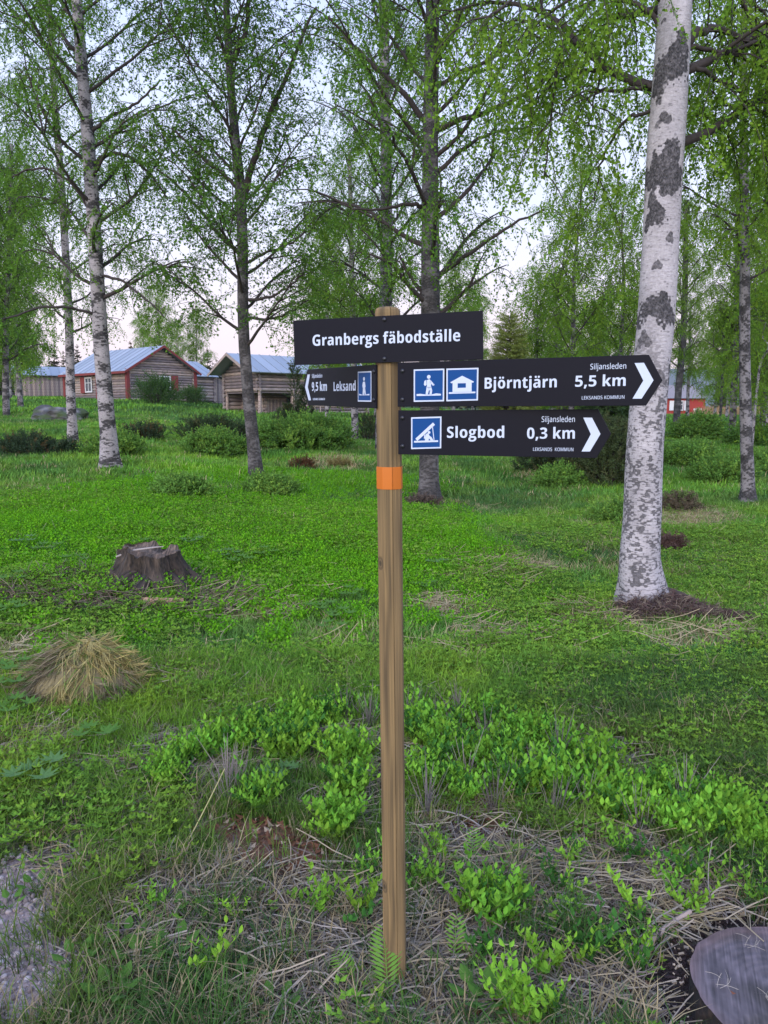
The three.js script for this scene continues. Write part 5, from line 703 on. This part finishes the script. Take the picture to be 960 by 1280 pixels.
  for (const [px, py] of [[510, 885], [520, 875], [545, 890], [570, 895], [575, 885], [555, 935], [560, 920], [605, 925], [585, 970], [700, 935], [745, 965], [735, 1000], [850, 1000], [690, 1010], [640, 980], [465, 890], [440, 885], [455, 900], [280, 990], [300, 980], [290, 970], [800, 1030], [620, 1000], [530, 1010], [675, 970]]) for (let k = 0; k < 2; k++) { const c = hit(px + (R9() - .5) * 16, py + 18 + (R9() - .5) * 8), v = .7 + R9() * .6; place(dead, c, tilt(R9(), R9() * .3).multiply(yaw(R9() * 6.28)), .8 + R9() * .5, undefined, undefined, rgb(.17 * v, .14 * v, .13 * v)); }
  sg.forEach((g, k) => tag(instances('dry_straw', g, strawMat, l[k]), ['dry tan straw scattered over the ground', 'long bleached straw strewn over the litter'][k], 'straw'));
  tag(instances('twig_litter', twig, std([1, 1, 1], 1), tw), 'dark fallen twigs in the litter round the post and birch foot', 'twigs');
  tag(instances('fallen_leaves', dleaf, strawMat, lv), 'rust-brown fallen leaves in the bare patch', 'leaf litter');
  tag(instances('pebbles', new THREE.IcosahedronGeometry(1, 1), std([1, 1, 1], .95), pb), 'grey and pinkish gravel pebbles on the path', 'gravel');
  tag(instances('sawdust', new THREE.BoxGeometry(1, 1, 1), std([1, 1, 1], 1), chips), 'dark bark crumbs and pale wood chips round the sawn stump', 'sawdust');
  tag(instances('dead_stalks', stalk, std([1, 1, 1], 1), dead), 'grey dead stalks standing among the bilberries', 'stalks');
}

// ---------------------------------------------------------------- far woods and the hill beyond
{
  const acc = new Acc(), R = rng(77); for (let t = 0; t < 9; t++) { const y = .12 + t * .1, r = .2 * (1 - t / 9.5); for (let k = 0; k < 9; k++) { const a = k / 9 * 6.28 + t, l = r * (.7 + R() * .6); leaf(acc, V(0, y + R() * .06, 0), V(Math.cos(a), -.15 + R() * .3, Math.sin(a)).normalize(), V(-Math.sin(a), .2, Math.cos(a)).normalize(), l, l * .9, .1); leaf(acc, V(0, y + R() * .06, 0), V(Math.cos(a + .3), .6, Math.sin(a + .3)).normalize(), V(-Math.sin(a), .2, Math.cos(a)).normalize(), l * .8, l * .6, .1); } } tube(acc, [V(0, -.05, 0), V(0, .5, 0), V(0, 1, 0)], [.012, .008, .002], 4);
  const g = acc.build(), l = []; for (let k = 0; k < 900; k++) { const D = 130 + R() * 90, x = (R() * 2 - 1) * D * .85, s = 5 + R() * 5, v = .7 + R() * .6, w = R(); if (x / D > .36 && x / D < .56 && R() < .85) continue; place(l, V(x, height(x, -D) - .2, -D), yaw(R() * 6.28), s * 1.3, s, s * 1.3, rgb(lerp(.1, .15, w) * v, lerp(.11, .12, w) * v, lerp(.05, .06, w) * v)); }
  tag(instances('far_forest', g, needleMat, l), 'distant band of forest behind the farm buildings', 'forest');
  const h = new Acc(), n = 160; const ids = []; for (let j = 0; j <= 14; j++) { const row = []; for (let i = 0; i <= n; i++) { const x = lerp(-2600, 3400, i / n), z = -1700 - j * 90, t = Math.sin(Math.PI * Math.min(1, j / 10) / 2); const y = -20 + t * (75 + 95 * smooth(-800, 1300, x) * smooth(3400, 1600, x) + 45 * (fbm(x * .0016, z * .002, 3) - .5)); row.push(h.v(x, y, z, x / 100, z / 100)); } ids.push(row); }
  for (let j = 0; j < 14; j++) for (let i = 0; i < n; i++) h.quad(ids[j][i], ids[j][i + 1], ids[j + 1][i + 1], ids[j + 1][i]);
  structure('far_hills', h.build(), std([.05, .07, .045], 1, { side: THREE.DoubleSide }));
  const st = []; const field = (x, z) => V(x, height(x, z) - .05, z); for (let k = 0; k < 500; k++) { const D = 80 + R() * 22, x = D * (.405 + R() * .1), v = .7 + R() * .6; place(st, field(x, -D), yaw(R() * 6.28), 5 + R() * 2, 5 + R() * 3, 5 + R() * 2, rgb(.3 * v, .2 * v, .1 * v)); }
  tag(instances('dry_reeds', bladeGeo(71, 10, .18, .012, .4, .12, 2), strawMat, st), 'strip of tan dry reeds beside the red cottage', 'reeds');
}
scene.fog = new THREE.FogExp2(0xdcdcf0, .00012);      // thin evening air: only the far hills fade
renderer.render(scene, camera);
